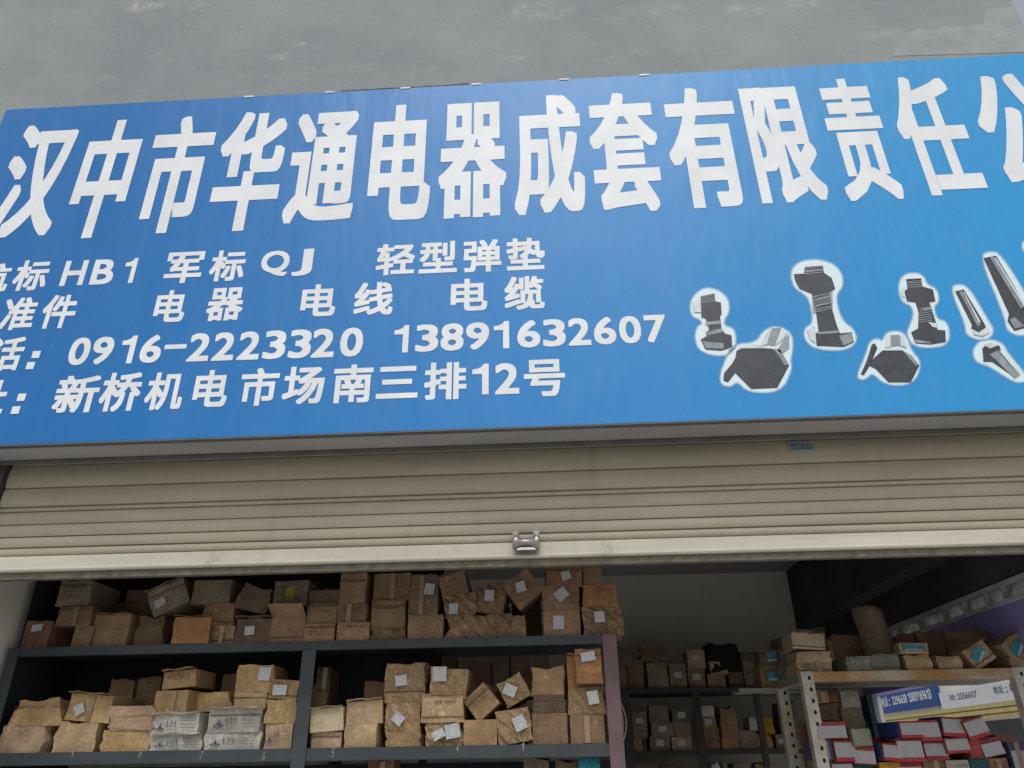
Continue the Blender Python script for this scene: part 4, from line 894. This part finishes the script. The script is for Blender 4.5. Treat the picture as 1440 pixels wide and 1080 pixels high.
# boxes on the lower shelf
RW = lambda lo=1, side=0: ('RW', lo, side)
rows = [
 [((340, 1040, 462, 1150), 'cream', 'box', ()), ((320, 935, 395, 1040), 'purple', 'worn', ()), ((320, 845, 470, 938), 'red', 'worn', (RW(0, 0),))],
 [((395, 1048, 505, 1150), 'red', 'box', (RW(1, 0),)), ((390, 938, 503, 1046), 'red', 'box', (RW(1, 1),))],
 [((510, 1065, 615, 1150), 'teal', 'box', ()), ((505, 970, 615, 1063), 'red', 'box', (RW(0, 0),)), ((495, 880, 590, 965), 'green', 'worn', ())],
 [((640, 1050, 745, 1150), 'golden', 'box', ()), ((635, 955, 745, 1046), 'red', 'box', (RW(1, 1),))],
 [((730, 1050, 860, 1150), 'red', 'box', (RW(0, 0),)), ((728, 930, 858, 1048), 'red', 'box', (RW(1, 0),)), ((725, 842, 842, 930), 'red', 'box', (RW(1, 1),))],
 [((865, 1038, 975, 1150), 'brown', 'box', ()), ((858, 945, 978, 1036), 'red', 'box', (RW(1, 0),)), ((838, 838, 940, 945), 'red', 'box', (RW(1, 0),))],
 [((985, 1040, 1100, 1150), 'white', 'box', (('W',),)), ((968, 925, 1088, 1005), 'red', 'box', (RW(1, 0),)), ((942, 822, 1064, 922), 'red', 'box', (RW(1, 1),))],
 [((1105, 1030, 1200, 1150), 'teal', 'box', ()), ((1090, 925, 1150, 1030), 'red', 'worn', ()), ((1065, 825, 1182, 928), 'red', 'box', (RW(1, 0),))],
 [((1205, 1030, 1300, 1150), 'reddish', 'worn', ()), ((1150, 930, 1262, 1022), 'red', 'box', (RW(0, 0),))],
 [((1305, 945, 1420, 1150), 'purple', 'box', (RW(0, 0),))]]
for ci, c in enumerate(rows):
    z = zR2
    for li, (b, col, sty, deco) in enumerate(c):
        x0, x1, y0, y1 = f6(b); nn = LV[len(c)][li]
        rt = {(7, 2): -14, (8, 1): -10, (6, 2): 4, (0, 2): 0, (2, 1): 4, (3, 1): 5, (6, 1): -3}.get((ci, li), 0)
        lab = f"{feature(col, sty, deco, rt)}, {(nn + ' of ') if nn else ''}{ORD[ci]} stack from slotted post, below signs"
        dd = DA + .03 + random.random() * .03 - .02 * li
        carton(x0, x1, y0, y1, dd, col, sty, .2, rot=rt, zbase=None if rt else z + .001, deco=deco, label=lab, group='red and white boxes on the slotted rack', yaw=(6 if any(d[0] == 'RW' and d[2] for d in deco) else 0))
        z = P((x0 + x1) / 2, y0, dd).z
random.seed(5)
for i in range(9):
    x0 = 1175 + i * 29; t_ = random.uniform(1022, 1046) if i < 6 else random.uniform(1030, 1056); c_ = random.choice(['red', 'brown', 'white', 'red', 'reddish'])
    carton(x0, x0 + 27, t_, 1095, DA + .27, c_, 'box', .16, zbase=zR2 + .001, deco=((RW(0, 0),) if c_ == 'red' else ()), label=f"{WORDS[c_]} box behind the red and white boxes, {ORD[i]} from slotted post", group='back row boxes on the slotted rack', cat='box', cuts=2)
# clutter under the shelf
for b, c, s, d, lab in (((300, 690, 375, 750), 'pink', 'box', .2, 'pinkish carton hanging over the clutter by the slotted post'), ((375, 690, 430, 745), 'reddish', 'worn', .25, 'reddish carton just under the rusty edged shelf'),
                        ((440, 692, 535, 772), 'white', 'box', .22, 'plain white box just under the rusty edged shelf'), ((447, 772, 558, 880), 'grey', 'worn', .22, 'greyish carton under the plain white box'), ((310, 752, 440, 842), 'dark', 'bag', .25, 'dark crumpled bag behind the slotted post')):
    x0, x1, y0, y1 = f6(b); carton(x0, x1, y0, y1, DA + d, c, s, .14, label=lab, cat='bag' if s == 'bag' else 'box')
for b, c, lab in (((300, 842, 440, 1150), 'brown', 'tall brown carton behind the red boxes by the slotted post'), ((447, 880, 560, 1150), 'dark', 'tall dark carton holding the greyish carton')):
    x0, x1, y0, y1 = f6(b); carton(x0, x1, y0, y1, DA + .24, c, 'worn', .18, zbase=zR2 + .001, label=lab, cat='carton')

# ------------------------------------------------------------------ the shop across the side lane, with its signs
XO = XR + 3.6
def onside(px, py): return PX(px, py, XO)
def side_board(name, c4, m, label, off=.05):
    ys_ = [onside(*c4[0]).y, onside(*c4[1]).y]; zt = (onside(*c4[0]).z + onside(*c4[1]).z) / 2; zb = (onside(*c4[3]).z + onside(*c4[2]).z) / 2
    ya, yb = max(ys_), min(ys_)
    e = empty(name, (XO, yb, zb)); tag(e, label, 'sign')
    g = MB(); g.box(XO - off, XO - .001, yb, ya, zb, zt); g.build('board', m, e); return e, ya, yb, zb, zt
M['navy'] = plain('sign_navy', (.015, .06, .26), .45, vary=.1)
M['whiteb'] = plain('sign_white', (.72, .72, .74), .45, vary=.06)
def side_text(s, e, ya, yb, z0, z1, m, off=.0505, emb=.02):
    n = len(s); w_ = (ya - yb) / n
    for i, ch in enumerate(s):
        if ch == ' ': continue
        Y1 = ya - i * w_ - w_ * .06; Y0 = Y1 - w_ * .88; zz0, zz1 = z0, z1
        if ch == ':': Y1 -= w_ * .3; Y0 += w_ * .3; zz1 = z0 + (z1 - z0) * .7
        g = glyph_sheet(ch, (Y1, Y0, zz0, zz1), lambda u, v, k: (XO - off - .0006 - k, u, v), emb)
        g.build('character', m, e)
e, ya, yb, zb, zt = side_board('blue_side_sign', ((1228, 962), (1316, 950), (1321, 993), (1236, 1005)), M['navy'], 'blue sign with white phone numbers on the side wall')
H_ = zt - zb
side_text('电话:', e, ya - .13 * (ya - yb), ya - .30 * (ya - yb), zb + .22 * H_, zb + .55 * H_, M['print'])
side_text('2296638', e, ya - .32 * (ya - yb), ya - .56 * (ya - yb), zb + .24 * H_, zb + .52 * H_, M['print'])
side_text('13809169613', e, ya - .58 * (ya - yb), ya - .92 * (ya - yb), zb + .24 * H_, zb + .54 * H_, M['print'])
side_text('五金机电', e, ya - .05 * (ya - yb), ya - .6 * (ya - yb), zb + .70 * H_, zb + .97 * H_, M['print'])
e, ya, yb, zb, zt = side_board('white_side_sign', ((1323, 970), (1500, 950), (1500, 980), (1326, 995)), M['whiteb'], 'white sign with grey writing on the side wall')
H_ = zt - zb; M['greyink'] = plain('grey_ink', (.10, .09, .13), .6)
Lg = ya - yb
side_text('传真:2556607', e, ya - .10 * Lg, ya - .36 * Lg, zb + .42 * H_, zb + .78 * H_, M['greyink'])
side_text('地址:新桥五金机电市场', e, ya - .5 * Lg, ya - .97 * Lg, zb + .42 * H_, zb + .86 * H_, M['greyink'])
# yellow rails under the boards, and the navy and pale uprights
M['yellow'] = plain('rail_yellow', (.55, .47, .20), .5, vary=.2, scale=8); M['orng'] = plain('rail_orange', (.45, .26, .08), .6)
for px, py in ((1236, 1008), ):
    z0 = onside(1330, 996).z; yA = onside(1236, 1000).y; e = empty('yellow_rail', (XO, 3.5, z0)); tag(e, 'yellow ribbed metal rail under the two side wall signs', 'rail')
    for k, (h0, h1, o_, m) in enumerate(((-.02, -.07, .05, 'yellow'), (-.071, -.09, .03, 'orng'), (-.091, -.14, .06, 'yellow'), (-.141, -.16, .035, 'orng'), (-.161, -.20, .05, 'yellow'))):
        g = MB(); g.box(XO - o_, XO - .001, 4.0, yA, z0 + h1, z0 + h0); g.build('rib', M[m], e)
M['navyp'] = plain('post_navy', (.02, .035, .13), .5); M['palep'] = plain('post_pale', (.30, .38, .42), .5)
for px, m, nm, lab in ((1221, 'navyp', 'navy_upright', 'dark navy upright at the end of the blue sign'), (1229, 'palep', 'pale_upright', 'pale blue grey upright beside the blue sign')):
    q = PX(px, 990, XR); g = MB(); g.box(XR - .03, XR + .0, q.y - .07, q.y + .07, .021, zop - .002); tag(g.build(nm, M[m], origin=(XR, q.y, .02)), lab, 'post')

zr = onside(1330, 996).z
op = empty('lane_shop', (XO, 8, 0)); tag(op, 'shop across the side lane with a dark opening below its signs', 'building')
g = MB(); g.box(XO, XO + .2, 1.0, 20, zr - .21, onside(1330, 938).z); g.build('front_wall', M['pale_wall'], op)
g = MB(); g.box(XO + .25, XO + .3, 1.0, 20, .001, zr - .2); g.build('doorway_shade', M['beam'], op)  # dark panel painted in for the shade inside the shop
